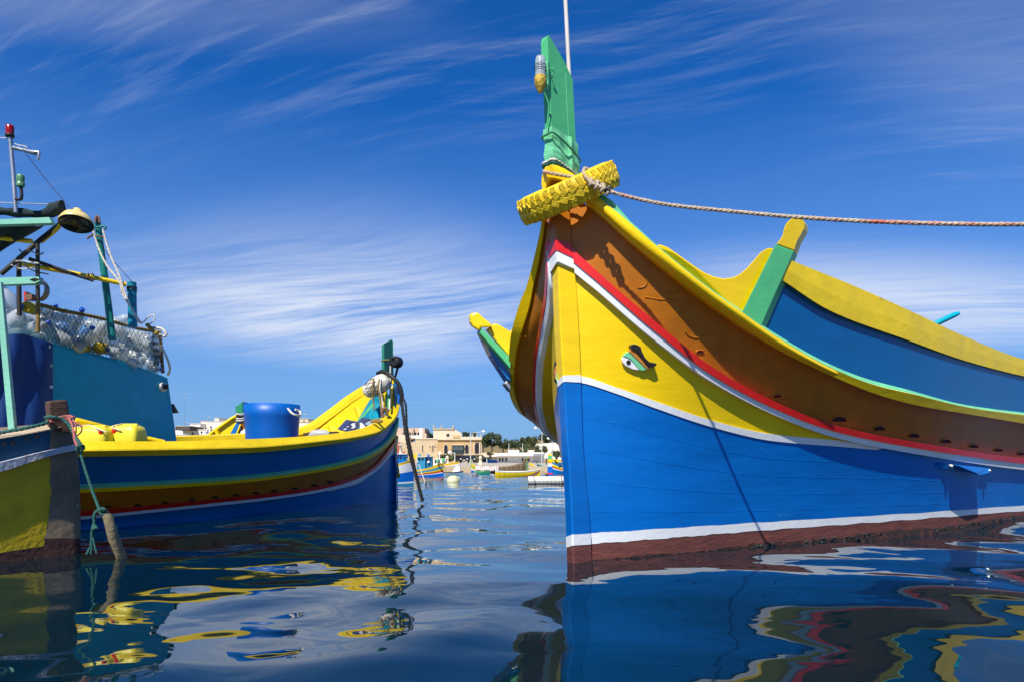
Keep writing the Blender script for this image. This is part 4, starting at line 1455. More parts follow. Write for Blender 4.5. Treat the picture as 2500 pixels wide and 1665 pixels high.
MB().tube(resample([P(36, 352, 5.97), P(50, 356, 5.95), P(62, 358, 5.94), P(66, 362, 5.94), P(52, 366, 5.94), P(44, 360, 5.95)], 0.02), 0.004, 5).build('wire_tie', ROPE_W, mast)
mb = MB()
mb.tube([P(-20, 337, 6.0), P(22, 338, 6.0)], 0.004, 5)
mb.build('stay', ROPE_W, mast)
MB().tube(resample([P(38, 487, 5.95), P(50, 488, 5.95), P(53, 478, 5.95), P(51, 455, 5.95)], 0.03), 0.013, 8).build('lamp_elbow', BLACK, mast)
MB().lathe(P(50, 456, 5.95), Z, [(0.032, 0.0), (0.034, 0.03), (0.028, 0.035), (0.030, 0.04), (0.032, 0.09), (0.026, 0.10)], 14).build('green_light', mat('green lens', (0.10, 0.26, 0.12), 0.25, var=0.4, scale=25), mast)
MB().tube([P(60, 372, 5.95), P(110, 437, 6.1), P(174, 512, 6.3)], 0.0028, 5).build('stay', ROPE_R, mast)
MB().tube([P(-10, 495, 5.9), P(125, 500, 6.2)], 0.004, 5).build('stay', ROPE_W, mast)

# rolled awning of dark netting on its frame
NETD = mat('dark shade netting', (0.012, 0.028, 0.030), 0.85, var=0.6, scale=30, bump=0.5, bscale=60, stretch=(1, 3, 3))
aw = empty('awning', P(0, 560, 6.0), 'rolled dark green shade netting on a frame over the left boat', 'awning')
mb = MB()
rows = []
for i in range(17):
    x = -40 + 192 * i / 16
    yc = 516 + max(0, x) * 0.09 if x < 105 else 525 - (x - 105) * 0.42
    r = 0.036 + 0.006 * math.sin(i * 1.1) + (0.025 if x > 118 else 0.0)
    c = P(x, yc, 6.0 + x * 0.0012)
    rows.append([c + Vector((0, math.cos(a), math.sin(a))) * r * (1 + 0.12 * math.sin(3 * a + i)) for a in np.linspace(0, 2 * math.pi, 15)[:-1]])
mb.grid(rows, closed_v=True)
mb.add(rows[-1], [tuple(range(14))])
mb.build('rolled_net', NETD, aw)
rows = []
for j in range(8):
    t = j / 7
    row = []
    for i in range(15):
        s = i / 14
        x = -40 + s * (150 - 95 * t ** 1.2)
        y = 548 + t * (72 - 10 * s) + 5 * math.sin(s * 9 + t * 2)
        row.append(P(x, y, 6.02 + 0.5 * t + 0.03 * math.sin(s * 14)))
    rows.append(row)
MB().grid(rows).build('hanging_net', NETD, aw)
MINT = mat('chipped mint paint', (0.20, 0.50, 0.36), 0.55, var=0.12, bump=0.2, bscale=40, wear=(0.16, 0.06, 0.025), wear_amt=0.03, wear_scale=26)
MB().prism([P(-20, 537, 5.92), P(120, 531, 5.92), P(126, 545, 5.92), P(-20, 549, 5.92)], Vector((0, 0.06, 0))).build('frame_bar', MINT, aw)
MB().prism([P(-20, 679, 5.92), P(94, 676, 5.92), P(98, 692, 5.92), P(-20, 696, 5.92)], Vector((0, 0.06, 0))).build('frame_bar', MINT, aw)
MB().tube([P(-10, 580, 6.3), P(40, 586, 6.3), P(78, 590, 6.3)], 0.022, 8).build('frame_bar', YEL2, aw)
DPIPE = mat('dark pipe', (0.03, 0.025, 0.02), 0.6, var=0.5, wear=(0.20, 0.19, 0.16), wear_amt=0.05)
for pts, r in (([P(46, 640, 6.2), P(47, 770, 6.2)], 0.020), ([P(92, 592, 6.15), P(92, 700, 6.15), P(93, 750, 6.15)], 0.017), ([P(93, 740, 6.12), P(92, 812, 6.1)], 0.018)):
    MB().tube(pts, r, 8).build('frame_post', DPIPE if r != 0.018 else ROPE_O, aw)
MB().tube([P(2, 670, 6.1), P(60, 620, 6.15), P(100, 585, 6.2), P(150, 545, 6.25)], 0.022, 8).build('frame_brace', DPIPE, aw)
rr = random.Random(17)
for k in range(4):
    x, y = rr.uniform(5, 70), rr.uniform(590, 650)
    pts = [P(x, y, 6.0)]
    for _ in range(4):
        x += rr.uniform(8, 20)
        y += rr.uniform(-6, 10)
        pts.append(P(x, y, 6.0 + rr.uniform(-0.05, 0.1)))
    MB().tube(resample(pts, 0.03), 0.006, 5).build('loose_cable', BLACK if k % 3 else ROPE_W, aw)
# clamp ring hanging from the bar
mb = MB()
rows = []
for a in np.linspace(-2.2, 2.9, 24):
    c = P(92 + 23 * math.cos(a), 708 + 26 * math.sin(a), 5.88)
    rows.append([c + Vector((0, d, 0)) for d in (-0.035, 0.035)])
mb.grid(rows)
mb.build('clamp_band', mat('scratched steel', (0.22, 0.18, 0.15), 0.45, metal=0.6, var=0.5, scale=20), aw)
MB().box(P(75, 727, 5.88), (0.06, 0.06, 0.05)).build('clamp_lug', RUST, aw)
MB().lathe(P(63, 722, 5.9), Z, [(0.012, -0.05), (0.015, -0.02), (0.015, 0.03)], 8).build('red_button', RED, aw)

# floodlight on its yellow arm, boom, posts
fl = empty('floodlight', P(185, 540, 6.2), 'cream bell-shaped floodlight on a yellow arm above the left cabin', 'lamp')
CREAM = mat('cream enamel', (0.64, 0.50, 0.20), 0.38, var=0.08)
ax = Vector((-0.12, 0.30, 1)).normalized()
cb = P(186, 548, 6.2)
rad = 38 / F * 6.2
MB().lathe(cb, ax, [(rad, 0.0), (rad * 1.01, 0.012), (rad * 0.96, 0.03), (rad * 0.78, 0.075), (rad * 0.5, 0.105), (rad * 0.28, 0.118), (rad * 0.26, 0.15), (rad * 0.02, 0.16)], 32, caps=False).build('lamp_shade', CREAM, fl)
MB().lathe(cb, ax, [(rad * 0.97, -0.002), (rad * 0.93, 0.006), (rad * 0.5, 0.05), (0.01, 0.06)], 32, caps=False).build('reflector', mat('dark reflector', (0.015, 0.02, 0.015), 0.2, var=0.5, scale=30), fl)
MB().tube(resample([P(172, 518, 6.22), P(150, 540, 6.22), P(143, 556, 6.22), P(118, 578, 6.24), P(100, 592, 6.24)], 0.04), 0.017, 8).build('lamp_arm', YEL2, fl)
gp = MB().tube([P(237, 535, 6.9), P(256, 680, 6.9), P(275, 830, 6.9)], [0.028, 0.033, 0.036], 14).build('green_post', mat('sea green paint', (0.008, 0.17, 0.14), 0.35, var=0.15), boat2, 'sea green post with rope cleats')
MB().tube(resample([P(233, 545, 6.86), P(235, 530, 6.86), P(240, 530, 6.86), P(244, 545, 6.86)], 0.03), 0.011, 6).build('shackle', RUST, gp)
MB().tube(resample([P(224, 552, 6.85), P(238, 556, 6.84), P(254, 552, 6.86), P(259, 557, 6.86), P(254, 562, 6.86)], 0.03), 0.010, 6).build('cleat', gp.data.materials[0], gp)
MB().tube([P(212, 583, 6.82), P(226, 574, 6.84), P(252, 580, 6.84)], 0.010, 6).build('cleat', RUST, gp)
for pts in ([(228, 560), (232, 580), (246, 620), (262, 650), (292, 690), (300, 720), (316, 745), (340, 788)], [(252, 560), (256, 580), (272, 630), (290, 670), (306, 720), (322, 755), (345, 790)]):
    MB().rope([P(x, y, 6.78 + i * 0.005) for i, (x, y) in enumerate(pts)], 0.012, 9, step=0.04).build('halyard', ROPE_W, gp)
MB().tube([P(225, 570, 6.8), P(270, 630, 6.85), P(325, 692, 6.9)], 0.003, 5).build('stay', ROPE_B, gp)
boom = MB().tube([P(52, 645, 6.4), P(180, 668, 6.6), P(308, 695, 6.85)], 0.021, 10).build('boom', YEL2, boat2, 'ochre wooden boom with a lashed dark pole')
MB().tube([P(70, 632, 6.35), P(150, 660, 6.5), P(228, 686, 6.6)], [0.018, 0.018, 0.014], 8).build('lashed_pole', DPIPE, boom)
MB().tube([P(214, 676, 6.66) + Vector((0.006 * a, 0.03 * math.cos(a), 0.03 * math.sin(a))) for a in np.linspace(0, 12.5, 40)], 0.006, 5).build('lashing', ROPE_O, boom)
bp_ = MB().tube([P(322, 690, 6.95), P(323, 740, 6.95), P(324, 800, 6.95)], [0.042, 0.041, 0.044], 16).build('samson_post', mat('teal plastic wrap', (0.0, 0.20, 0.30), 0.4, var=0.3, scale=12, bump=0.4, bscale=14), boat2, 'turquoise wrapped post above the net')
for yy in (702, 706, 711):
    MB().tube([P(322, yy, 6.95) + Vector((0.045 * math.cos(a), 0.045 * math.sin(a), 0.003 * math.sin(3 * a))) for a in np.linspace(0, 6.3, 20)], 0.005, 5).build('binding', ROPE_B, bp_)

# ------------------------------------------------------------------ net full of plastic bottles on the cabin roof
TOPR = Curve1([(40, 742), (95, 745), (150, 758), (250, 778), (330, 800), (372, 808), (395, 812)])
BOTR = Curve1([(40, 822), (95, 832), (125, 838), (300, 882), (392, 914)])
net = empty('bottle_net', P(250, 850, 6.8), 'rope-edged net holding plastic bottles on the turquoise cabin roof', 'net')


def NY(x):
    return cx(x) - 0.015


def netp(x, t, bow=1.0):
    """t: 0 at the head rope, 1 at the roof edge; the net bellies outward"""
    y = TOPR(x) * (1 - t) + BOTR(x) * t
    return P(x, y, NY(x) - 0.07 * math.sin(math.pi * t) * bow)


MB().rope([netp(x, 0) for x in np.linspace(95, 392, 30)], 0.020, 8, step=0.05).build('head_rope', ROPE_O, net)
MB().rope([P(388, 812, NY(388)), P(392, 830, NY(390)), P(394, 860, NY(392)), P(397, 910, NY(394))], 0.022, 8, step=0.04).build('side_rope', ROPE_O, net)
mb = MB()
rr = random.Random(23)
nu, nv = 30, 9
grid = [[netp(98 + 292 * (i + (0.5 if j % 2 else 0)) / nu, j / nv) + Vector((rr.uniform(-1, 1) * 0.008, 0, rr.uniform(-1, 1) * 0.008)) for i in range(nu)] for j in range(nv + 1)]
for j in range(nv):
    for i in range(nu):
        for di in ((0, -1) if j % 2 == 0 else (0, 1)):
            k = i + di
            if 0 <= k < nu:
                mb.tube([grid[j][i], grid[j + 1][k]], 0.0022, 4, caps=False)
# gathered end panel of the net
for i in range(9):
    for sg in (-1, 1):
        pts = [P(372 + 3.0 * i * 0.9 + sg * 8 * t, 815 + 95 * t, 7.2 - 0.03 * i * 0.3) for t in np.linspace(0, 1, 5)]
        mb.tube(pts, 0.0024, 4, caps=False)
mb.build('net_mesh', mat('brown net twine', (0.055, 0.045, 0.035), 0.9, var=0.4), net, kind='stuff')
MB().tube(resample([P(345, 790, 6.9), P(352, 785, 6.9), P(368, 770, 6.9), P(378, 772, 6.9), P(374, 785, 6.9), P(358, 795, 6.9)], 0.02), 0.006, 6).build('rope_bight', ROPE_W, net)
MB().tube(resample([P(372, 800, 6.9), P(395, 803, 6.9), P(406, 816, 6.9), P(400, 822, 6.9), P(385, 814, 6.9)], 0.02), 0.013, 7).build('rope_bight', ROPE_W, net)
MB().tube(resample([P(396, 850, 7.1), P(408, 875, 7.1), P(415, 900, 7.15), P(410, 915, 7.2)], 0.03), 0.012, 7).build('rope_tail', ROPE_W, net)
MB().tube(resample([P(358, 792, 6.85), P(372, 806, 6.85), P(380, 815, 6.85), P(388, 808, 6.85)], 0.02), 0.02, 7).build('knot', ROPE_O, net)

# the bottles: one built, then copied
PET = bpy.data.materials.new('clear bottle plastic')
PET.use_nodes = True
t = PET.node_tree
t.nodes.clear()
o_ = N(t, 'ShaderNodeOutputMaterial')
mx = N(t, 'ShaderNodeMixShader')
tr = N(t, 'ShaderNodeBsdfTransparent')
tr.inputs[0].default_value = (0.90, 0.94, 0.95, 1)
bs = N(t, 'ShaderNodeBsdfPrincipled')
bs.inputs['Base Color'].default_value = (0.52, 0.56, 0.57, 1)
bs.inputs['Roughness'].default_value = 0.12
bs.inputs['Subsurface Weight'].default_value = 0.0
nz = N(t, 'ShaderNodeTexNoise')
nz.inputs['Scale'].default_value = 9
nz.inputs['Detail'].default_value = 5
tcn = N(t, 'ShaderNodeTexCoord')
t.links.new(tcn.outputs['Object'], nz.inputs['Vector'])
mrn = N(t, 'ShaderNodeMapRange')
mrn.inputs['From Min'].default_value = 0.3
mrn.inputs['From Max'].default_value = 0.7
mrn.inputs['To Min'].default_value = 0.22
mrn.inputs['To Max'].default_value = 0.75
t.links.new(nz.outputs['Fac'], mrn.inputs['Value'])
bpn = N(t, 'ShaderNodeBump')
bpn.inputs['Strength'].default_value = 0.6
bpn.inputs['Distance'].default_value = 0.02
t.links.new(nz.outputs['Fac'], bpn.inputs['Height'])
t.links.new(bpn.outputs[0], bs.inputs['Normal'])
t.links.new(mrn.outputs[0], mx.inputs[0])
t.links.new(tr.outputs[0], mx.inputs[1])
t.links.new(bs.outputs[0], mx.inputs[2])
t.links.new(mx.outputs[0], o_.inputs[0])


def bottle_mesh():
    b = MB().lathe((0, 0, 0), Z, [(0.02, 0.012), (0.035, 0.0), (0.045, 0.01), (0.046, 0.07), (0.043, 0.08), (0.046, 0.09), (0.046, 0.13), (0.043, 0.14), (0.046, 0.15), (0.046, 0.21), (0.038, 0.245), (0.020, 0.275), (0.014, 0.285), (0.014, 0.300)], 16)
    c = MB().lathe((0, 0, 0), Z, [(0.016, 0.296), (0.0165, 0.318), (0.012, 0.32)], 12)
    return b.build('bottle_body', PET), c.build('bottle_cap', mat('blue cap plastic', (0.01, 0.07, 0.38), 0.4))


bo, bc = bottle_mesh()
bot_list = [  # x, y, tilt angle in the picture (deg from right), distance toward camera, size, words
    (345, 838, 160, 0.05, 1.45, 'big crumpled clear bottle under the net corner'),
    (275, 838, 155, 0.04, 1.15, 'clear bottle in the net, end facing out above two others'),
    (268, 856, 170, 0.02, 1.1, 'clear bottle in the net, lying just above the roof edge in the middle'),
    (322, 865, 150, 0.02, 1.1, 'clear ribbed bottle in the net, right of the middle one'),
    (300, 876, 155, 0.0, 1.05, 'clear bottle in the net, lowest along the sloping roof edge'),
    (360, 884, 330, 0.02, 1.05, 'clear bottle with blue cap at the low right end of the net'),
    (372, 858, 140, 0.08, 1.0, 'clear bottle behind the knotted net corner'),
    (235, 815, 50, 0.10, 1.3, 'milky bottle leaning upward in the middle of the net'),
    (180, 795, 40, 0.12, 1.5, 'large milky bottle tilted up at the left of the net'),
    (205, 830, 35, 0.04, 1.3, 'milky bottle sloping beside the blue cap in the net'),
    (150, 820, 145, 0.05, 1.5, 'large pale bottle sliding down the left slope of the net'),
    (120, 800, 130, 0.10, 1.5, 'large pale bottle above the navy tarpaulin corner'),
    (65, 805, 20, 0.03, 1.3, 'pale bottle with its base out on top of the navy tarpaulin'),
    (28, 800, 60, 0.05, 1.4, 'pale bottle at the far left above the tarpaulin'),
    (35, 760, 100, 0.15, 1.6, 'large pale bottle standing at the far left edge'),
    (285, 790, 30, 0.25, 1.3, 'pale bottle poking above the head rope'),
    (320, 815, 170, 0.15, 1.2, 'clear bottle just below the head rope'),
    (250, 800, 170, 0.2, 1.4, 'milky bottle lying behind the net middle'),
    (100, 770, 15, 0.22, 1.4, 'pale bottle behind the brown rope post'),
    (215, 860, 10, 0.10, 1.2, 'clear bottle deep in the net above the yellow ends'),
    (335, 850, 20, 0.16, 1.2, 'clear bottle behind the others at the right of the net'),
]
br = random.Random(77)
for _ in range(34):
    x = br.uniform(105, 375)
    f_ = br.uniform(0.12, 0.95)
    y = TOPR(x) * (1 - f_) + BOTR(x) * f_ + 4
    bot_list.append((x, y, br.uniform(0, 360), br.uniform(0.10, 0.55), br.uniform(1.0, 1.35), 'empty plastic bottle jumbled inside the roof net'))
for _ in range(8):
    bot_list.append((br.uniform(-10, 110), br.uniform(775, 815), br.uniform(0, 360), br.uniform(0.1, 0.4), br.uniform(1.2, 1.6), 'empty plastic bottle heaped above the navy tarpaulin'))
first = True
for x, y, ang, back, size, words in bot_list:
    e = empty('plastic_bottle', P(x, y, NY(x) + 0.06 + back * 1.5), words, 'bottle', 'plastic bottles in the roof net')
    d = Vector((math.cos(math.radians(ang)), -0.25 + 0.4 * math.sin(x), math.sin(math.radians(ang)))).normalized()
    q = d.to_track_quat('Z', 'Y')
    e.rotation_mode = 'QUATERNION'
    e.rotation_quaternion = q
    e.scale = (size, size, size)
    for src in ((bo, bc) if not words.startswith('empty') or br.random() < 0.25 else (bo,)):
        c = src if first else src.copy()
        if not first:
            scene.collection.objects.link(c)
        c.parent = e
        c.matrix_parent_inverse = Matrix()
        c.location = (0, 0, -0.15)
    first = False
YT2 = mat('yellow bottle plastic', (0.55, 0.38, 0.01), 0.35, var=0.2)
for x, y, s, w in ((190, 846, 16, 'round yellow container end at the net bottom, left of two'), (240, 848, 15, 'round yellow container end in the net, right of two'), (64, 750, 14, 'yellow bottle top above the far left tarpaulin')):
    r = s / F * 6.6
    single('yellow_container', MB().lathe(P(x, y, NY(x) + 0.02), (-0.3, 1, 0.1), [(r * 0.5, 0.004), (r * 0.8, 0.0), (r, 0.02), (r, 0.2), (r * 0.6, 0.28)], 20), YT2, w, 'container', 'yellow containers in the roof net')

# ------------------------------------------------------------------ small yellow bow of another boat behind the tub
b3 = empty('fishing_boat', P(590, 1080, 13.5), 'small yellow bow with green stem head rising behind the blue tub', 'boat')
Y3 = 13.5
MB().prism([P(x, y, Y3) for x, y in ((497, 1074), (520, 1054), (560, 1028), (585, 1014), (580, 1035), (565, 1060), (552, 1076))], Vector((0.05, 0.12, 0))).build('bow_bulwark', YEL, b3)
MB().tube([P(492, 1076, Y3 - 0.03), P(528, 1048, Y3 - 0.03), P(566, 1021, Y3 - 0.03), P(585, 1012, Y3 - 0.03)], 0.035, 8).build('rail', YEL2, b3)
MB().prism([P(x, y, Y3 - 0.1) for x, y in ((524, 1052), (528, 1049), (537, 1072), (532, 1074))], Vector((0.02, 0.06, 0))).build('rib', YEL, b3)
MB().prism([P(x, y, Y3 - 0.04) for x, y in ((583, 1020), (588, 1016), (588, 1045), (568, 1076), (552, 1076))], Vector((0.2, 0.3, 0))).build('hull_planking', BLU2, b3)
MB().prism([P(x, y, Y3 - 0.06) for x, y in ((590, 1020), (612, 1078), (575, 1078), (588, 1046))], Vector((0.2, 0.4, 0))).build('strake', BRN, b3)
MB().tube([P(588, 1035, Y3 - 0.1), P(572, 1076, Y3 - 0.1)], 0.02, 6).build('strake_edge', YEL, b3)
MB().prism([P(x, y, Y3) for x, y in ((575, 991), (583, 988), (592, 981), (592, 1008), (576, 1009))], Vector((0.06, 0.15, 0))).build('stem_head', MATS['dark green paint'], b3)
for yy in (1010, 1015, 1021, 1026):
    MB().tube([P(577, yy, Y3 - 0.06), P(586, yy + 1.5, Y3 - 0.1), P(595, yy - 0.5, Y3 - 0.04)], 0.017, 6).build('lashing', ROPE_W if yy != 1015 else ROPE_B, b3)
MB().tube([P(594, 1030, Y3 - 0.12), P(606, 1060, Y3 - 0.2), P(616, 1080, Y3 - 0.3)], 0.02, 6).build('mooring_line', ROPE_B, b3)
# white fenders between tub and bow
single('fender', MB().lathe(P(602, 1068, 12.6), Z, [(0.04, -0.2), (0.12, -0.14), (0.14, 0.0), (0.10, 0.12), (0.03, 0.17)], 14), mat('white plastic', (0.6, 0.6, 0.62), 0.4), 'white rounded fender between the yellow bow and the tub', 'fender')
single('fender', MB().lathe(P(450, 1074, 10.5), (1, 0, 0), [(0.03, -0.12), (0.09, -0.08), (0.10, 0.0), (0.08, 0.10), (0.02, 0.13)], 14), mat('grey plastic', (0.33, 0.34, 0.36), 0.4), 'grey fender beside the foot of the turquoise cabin', 'fender')

# ------------------------------------------------------------------ old boat in the left foreground
OB = Vector((0.22, 0.975, 0)).normalized()       # its heading
SO = P(190, 1360, 1000 / (1360 - YH))
ob = empty('old_boat', (SO.x, SO.y, 0), 'weathered yellow and grey boat bow in the left foreground', 'boat')
OLDY = mat('faded yellow paint', (0.60, 0.42, 0.010), 0.7, var=0.35, bump=0.22, bscale=35, scale=5, wear=(0.24, 0.22, 0.16), wear_amt=0.02, wear_scale=3.0)
GREYW = mat('bare grey stem wood', (0.20, 0.150, 0.095), 0.85, var=0.5, bump=0.25, bscale=24, scale=7, wear=(0.36, 0.35, 0.33), wear_amt=0.07, wear_scale=8)
OLDB = mat('faded blue paint', (0.008, 0.075, 0.145), 0.7, var=0.3, bump=0.25, bscale=20, wear=(0.30, 0.32, 0.34), wear_amt=-0.02)
CHIP = mat('chipped white paint', (0.45, 0.47, 0.52), 0.8, var=0.25, bump=0.4, bscale=26, wear=(0.22, 0.20, 0.17), wear_amt=0.14, wear_scale=14)
XO = Curve1([(-420, 3.42), (-100, 3.85), (0, 4.00), (130, 4.21), (196, 4.32)])


def OP(x, y, off=0.0):
    t = max(0.0, (1360 - y) / 330.0)
    p = P(x, y, XO(x) - 0.10 * t * (1 if x < 100 else max(0.0, (196 - x) / 96)))
    return p + Vector((0.9, -0.42, 0)).normalized() * off


def oband(top, bot, x0, x1, m, name, off=0.0, nt=5, nx=30, parent=None):
    rows = []
    for j in range(nt + 1):
        t = j / nt
        a, b = (x1 if not callable(x1) else None), None
        row = []
        for i in range(nx + 1):
            s = i / nx
            yy = top(0) * (1 - t) + bot(0) * t
            xe = x1(yy) if callable(x1) else x1
            xb = x0(yy) if callable(x0) else x0
            x = xb + (xe - xb) * s
            row.append(OP(x, top(x) * (1 - t) + bot(x) * t, off))
        rows.append(row)
    return MB().grid(rows).build(name, m, parent or ob)


OTOP = Curve1([(-420, 1130), (0, 1068), (123, 1046), (171, 1034)])
OBL = Curve1([(-420, 1230), (0, 1126), (122, 1096), (186, 1082)])
OST = Curve1([(-420, 1270), (0, 1149), (130, 1108), (190, 1096)])
OYB = Curve1([(-420, 1430), (0, 1349), (104, 1333), (196, 1322)])
OWL = Curve1([(-420, 1560), (0, 1425), (196, 1400)])
stemx = Curve1([(1034, 125), (1095, 124), (1110, 130), (1230, 128), (1270, 124), (1333, 106), (1425, 100)])
OSR = Curve1([(1030, 171), (1095, 187), (1184, 194), (1370, 197), (1440, 198)])
oband(OTOP, OBL, -420, lambda y: 125, OLDB, 'sheer_strake')
oband(OST, OYB, -420, lambda y: 129 if y < 1230 else 129 - (y - 1230) * 0.18, OLDY, 'hull_planking', nt=8)
oband(OYB, OWL, -420, lambda y: 150, mat('dark boot paint', (0.055, 0.022, 0.018), 0.85, var=0.4, bump=0.3), 'boot_stripe', nt=3)
# rubbing band
mb = MB()
rows = [[OP(x, c(x), of) for x in np.linspace(-420, 188, 40)] for c, of in ((OBL, 0.0), (OBL, 0.035), (OST, 0.035), (OST, 0.0))]
for k in range(3):
    mb.grid(rows[k:k + 2])
mb.build('rubbing_band', CHIP, ob)
# stem of bare wood, standing slightly proud, painted dark at the foot
rows = []
for k in range(15):
    y = 1034 + (1425 - 1034) * k / 14
    xl, xr = (123 if y < 1200 else 123 - max(0, y - 1230) * 0.16), OSR(y)
    jx = 3 * math.sin(y * 0.09) + 2 * math.sin(y * 0.23)
    rows.append([OP(xl + jx, y, 0.002), OP(xl + 8 + jx, y, 0.005), OP(xr - 22, y, 0.006), OP(xr - 6, y, 0.004), P(xr, y, XO(xr) + 0.01), P(xr + 1, y, XO(xr) + 0.09), P(xr - 14, y, XO(xr) + 0.3)])
mb = MB().use(GREYW)
mb.grid(rows[:11], smooth=True, flip=True)
mb.use(MATS['dark boot paint']).grid(rows[10:], smooth=True, flip=True)
ostem = mb.build('stem', None, ob)
# deck edge, far side and stem head
mb = MB()
e0 = [OP(x, OTOP(x) + 1, 0.02) for x in np.linspace(-420, 165, 20)]
e1 = [p + Vector((-0.22, 0.10, 0.012)) for p in e0]
e2 = [p + Vector((-1.5, 0.75, -0.02)) for p in e0]
mb.grid([e0, e1])
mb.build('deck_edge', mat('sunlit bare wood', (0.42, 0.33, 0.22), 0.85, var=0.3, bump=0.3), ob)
MB().grid([e1, e2]).build('deck', GREYW, ob)
far_ = [p + Vector((-1.5, 0.75, -0.9)) for p in e0]
MB().grid([e2, far_]).build('far_side', OLDB, ob)
mb = MB()
mb.prism([P(110, 976, 4.22), P(118, 972, 4.15), P(165, 971, 4.25), P(172, 1012, 4.25), P(174, 1050, 4.25), P(118, 1050, 4.15)], Vector((-0.06, 0.12, 0)))
MB()
mb = MB()
v = [P(109, 979, 4.30), P(119, 979, 4.13), P(164, 975, 4.22), P(156, 975, 4.40), P(115, 1052, 4.30), P(124, 1052, 4.13), P(175, 1052, 4.22), P(166, 1052, 4.40)]
mb.add(v, [(0, 1, 2, 3), (0, 4, 5, 1), (1, 5, 6, 2), (2, 6, 7, 3), (3, 7, 4, 0)])
mb.build('stem_head', mat('dark weathered timber', (0.085, 0.045, 0.028), 0.85, var=0.55, bump=0.4, bscale=30, wear=(0.33, 0.22, 0.13), wear_amt=0.03, stretch=(1, 1, 4)), ob, bevel=0.01)
for x, y in ((64, 1071), (88, 1064), (10, 1082), (30, 1080)):
    MB().lathe(OP(x, y, 0), Vector((0.9, -0.42, 0)), [(0.010, 0), (0.010, 0.012), (0.005, 0.016)], 7).build('bolt', RUST, ob)
# upright angle iron
mb = MB()
v = [P(-6, 690, 4.05), P(8, 690, 4.0), P(14, 690, 4.1), P(20, 1050, 4.05), P(36, 1050, 4.0), P(44, 1050, 4.1)]
mb.add([P(-12, 690, 4.1), P(2, 690, 4.1), P(8, 690, 4.18), P(20, 1050, 4.1), P(35, 1050, 4.1), P(43, 1050, 4.18)], [(0, 3, 4, 1), (1, 4, 5, 2)])
mb.add([P(-12, 690, 4.11), P(2, 690, 4.11), P(8, 690, 4.19), P(20, 1050, 4.11), P(35, 1050, 4.11), P(43, 1050, 4.19)], [(1, 4, 3, 0), (2, 5, 4, 1)])
mb.build('angle_iron', MINT, ob, 'chipped mint green angle iron upright')

# ropes of the old boat
gr = MB()
gr.rope([P(-60, 1072, 3.9), P(0, 1056, 3.95), P(60, 1045, 4.0), P(112, 1032, 4.08), P(116, 1026, 4.10)], 0.0115, 12, step=0.02)
gr.rope([P(111, 1019, 4.14), P(124, 1017, 4.08), P(150, 1022, 4.12), P(170, 1038, 4.12), P(180, 1058, 4.1), P(190, 1075, 4.06), P(197, 1085, 4.05), P(203, 1093, 4.05), P(196, 1099, 4.04), P(188, 1096, 4.03), P(194, 1086, 4.03), P(205, 1090, 4.06)], 0.0115, 12, step=0.02)
gr.rope([P(194, 1098, 4.05), P(205, 1135, 4.04), P(218, 1175, 4.03), P(232, 1215, 4.02), P(243, 1243, 4.0), P(250, 1250, 4.0), P(258, 1246, 3.98), P(250, 1240, 3.97), P(244, 1250, 3.98), P(254, 1257, 3.98), P(262, 1250, 4.0), P(248, 1244, 4.02), P(234, 1248, 4.0), P(230, 1262, 4.0), P(230, 1280, 4.0), P(226, 1290, 3.98), P(236, 1288, 3.98), P(228, 1282, 4.0), P(224, 1300, 4.0), P(222, 1330, 4.0), P(212, 1352, 4.0)], 0.0095, 13, step=0.02)
gro = single('mooring_rope', gr, ROPE_G, 'green twisted rope from the old bow post down to the floating stick', 'rope')
for pts in ([(224, 1310), (224, 1340), (222, 1352)], [(226, 1310), (232, 1335), (236, 1350)]):
    MB().tube([P(x, y, 4.0) for x, y in pts], 0.006, 5).build('rope_end', ROPE_G, gro)
cd = MB()
for k in range(5):
    cd.tube(resample([P(113, 1030 - k * 2.2, 4.15), P(125, 1029 - k * 2, 4.09), P(150, 1026 - k * 2.3, 4.15), P(172, 1022 - k * 2.0, 4.17), P(180, 1016 + k, 4.15)], 0.03), 0.006, 5)
for k in range(4):
    cd.tube(resample([P(168, 1020, 4.15), P(176, 1035 + 4 * k, 4.12), P(182, 1062 + 4 * k, 4.08), P(190, 1088 + 2 * k, 4.05)], 0.03), 0.006, 5)
cd.tube(resample([P(178, 1028, 4.12), P(192, 1032, 4.1), P(200, 1044, 4.1), P(196, 1056, 4.1), P(186, 1064, 4.1)], 0.02), 0.005, 5)
cd.tube(resample([P(178, 1024, 4.12), P(186, 1040, 4.1), P(184, 1060, 4.1)], 0.02), 0.005, 5)
single('cord_lashing', cd, ROPE_R, 'faded red cord wound round the old bow post', 'cord')
stk = MB().tube([P(256, 1254, 3.99), P(264, 1262, 4.0), P(276, 1310, 4.05), P(294, 1352, 4.1), P(312, 1402, 4.2)], [0.020, 0.028, 0.030, 0.030, 0.028], 12)
single('floating_stick', stk, mat('pale driftwood', (0.30, 0.24, 0.13), 0.8, var=0.35, bump=0.3, wear=(0.6, 0.57, 0.5), wear_amt=0.0, wear_scale=18), 'short wooden stick hanging from the green rope into the water', 'stick')

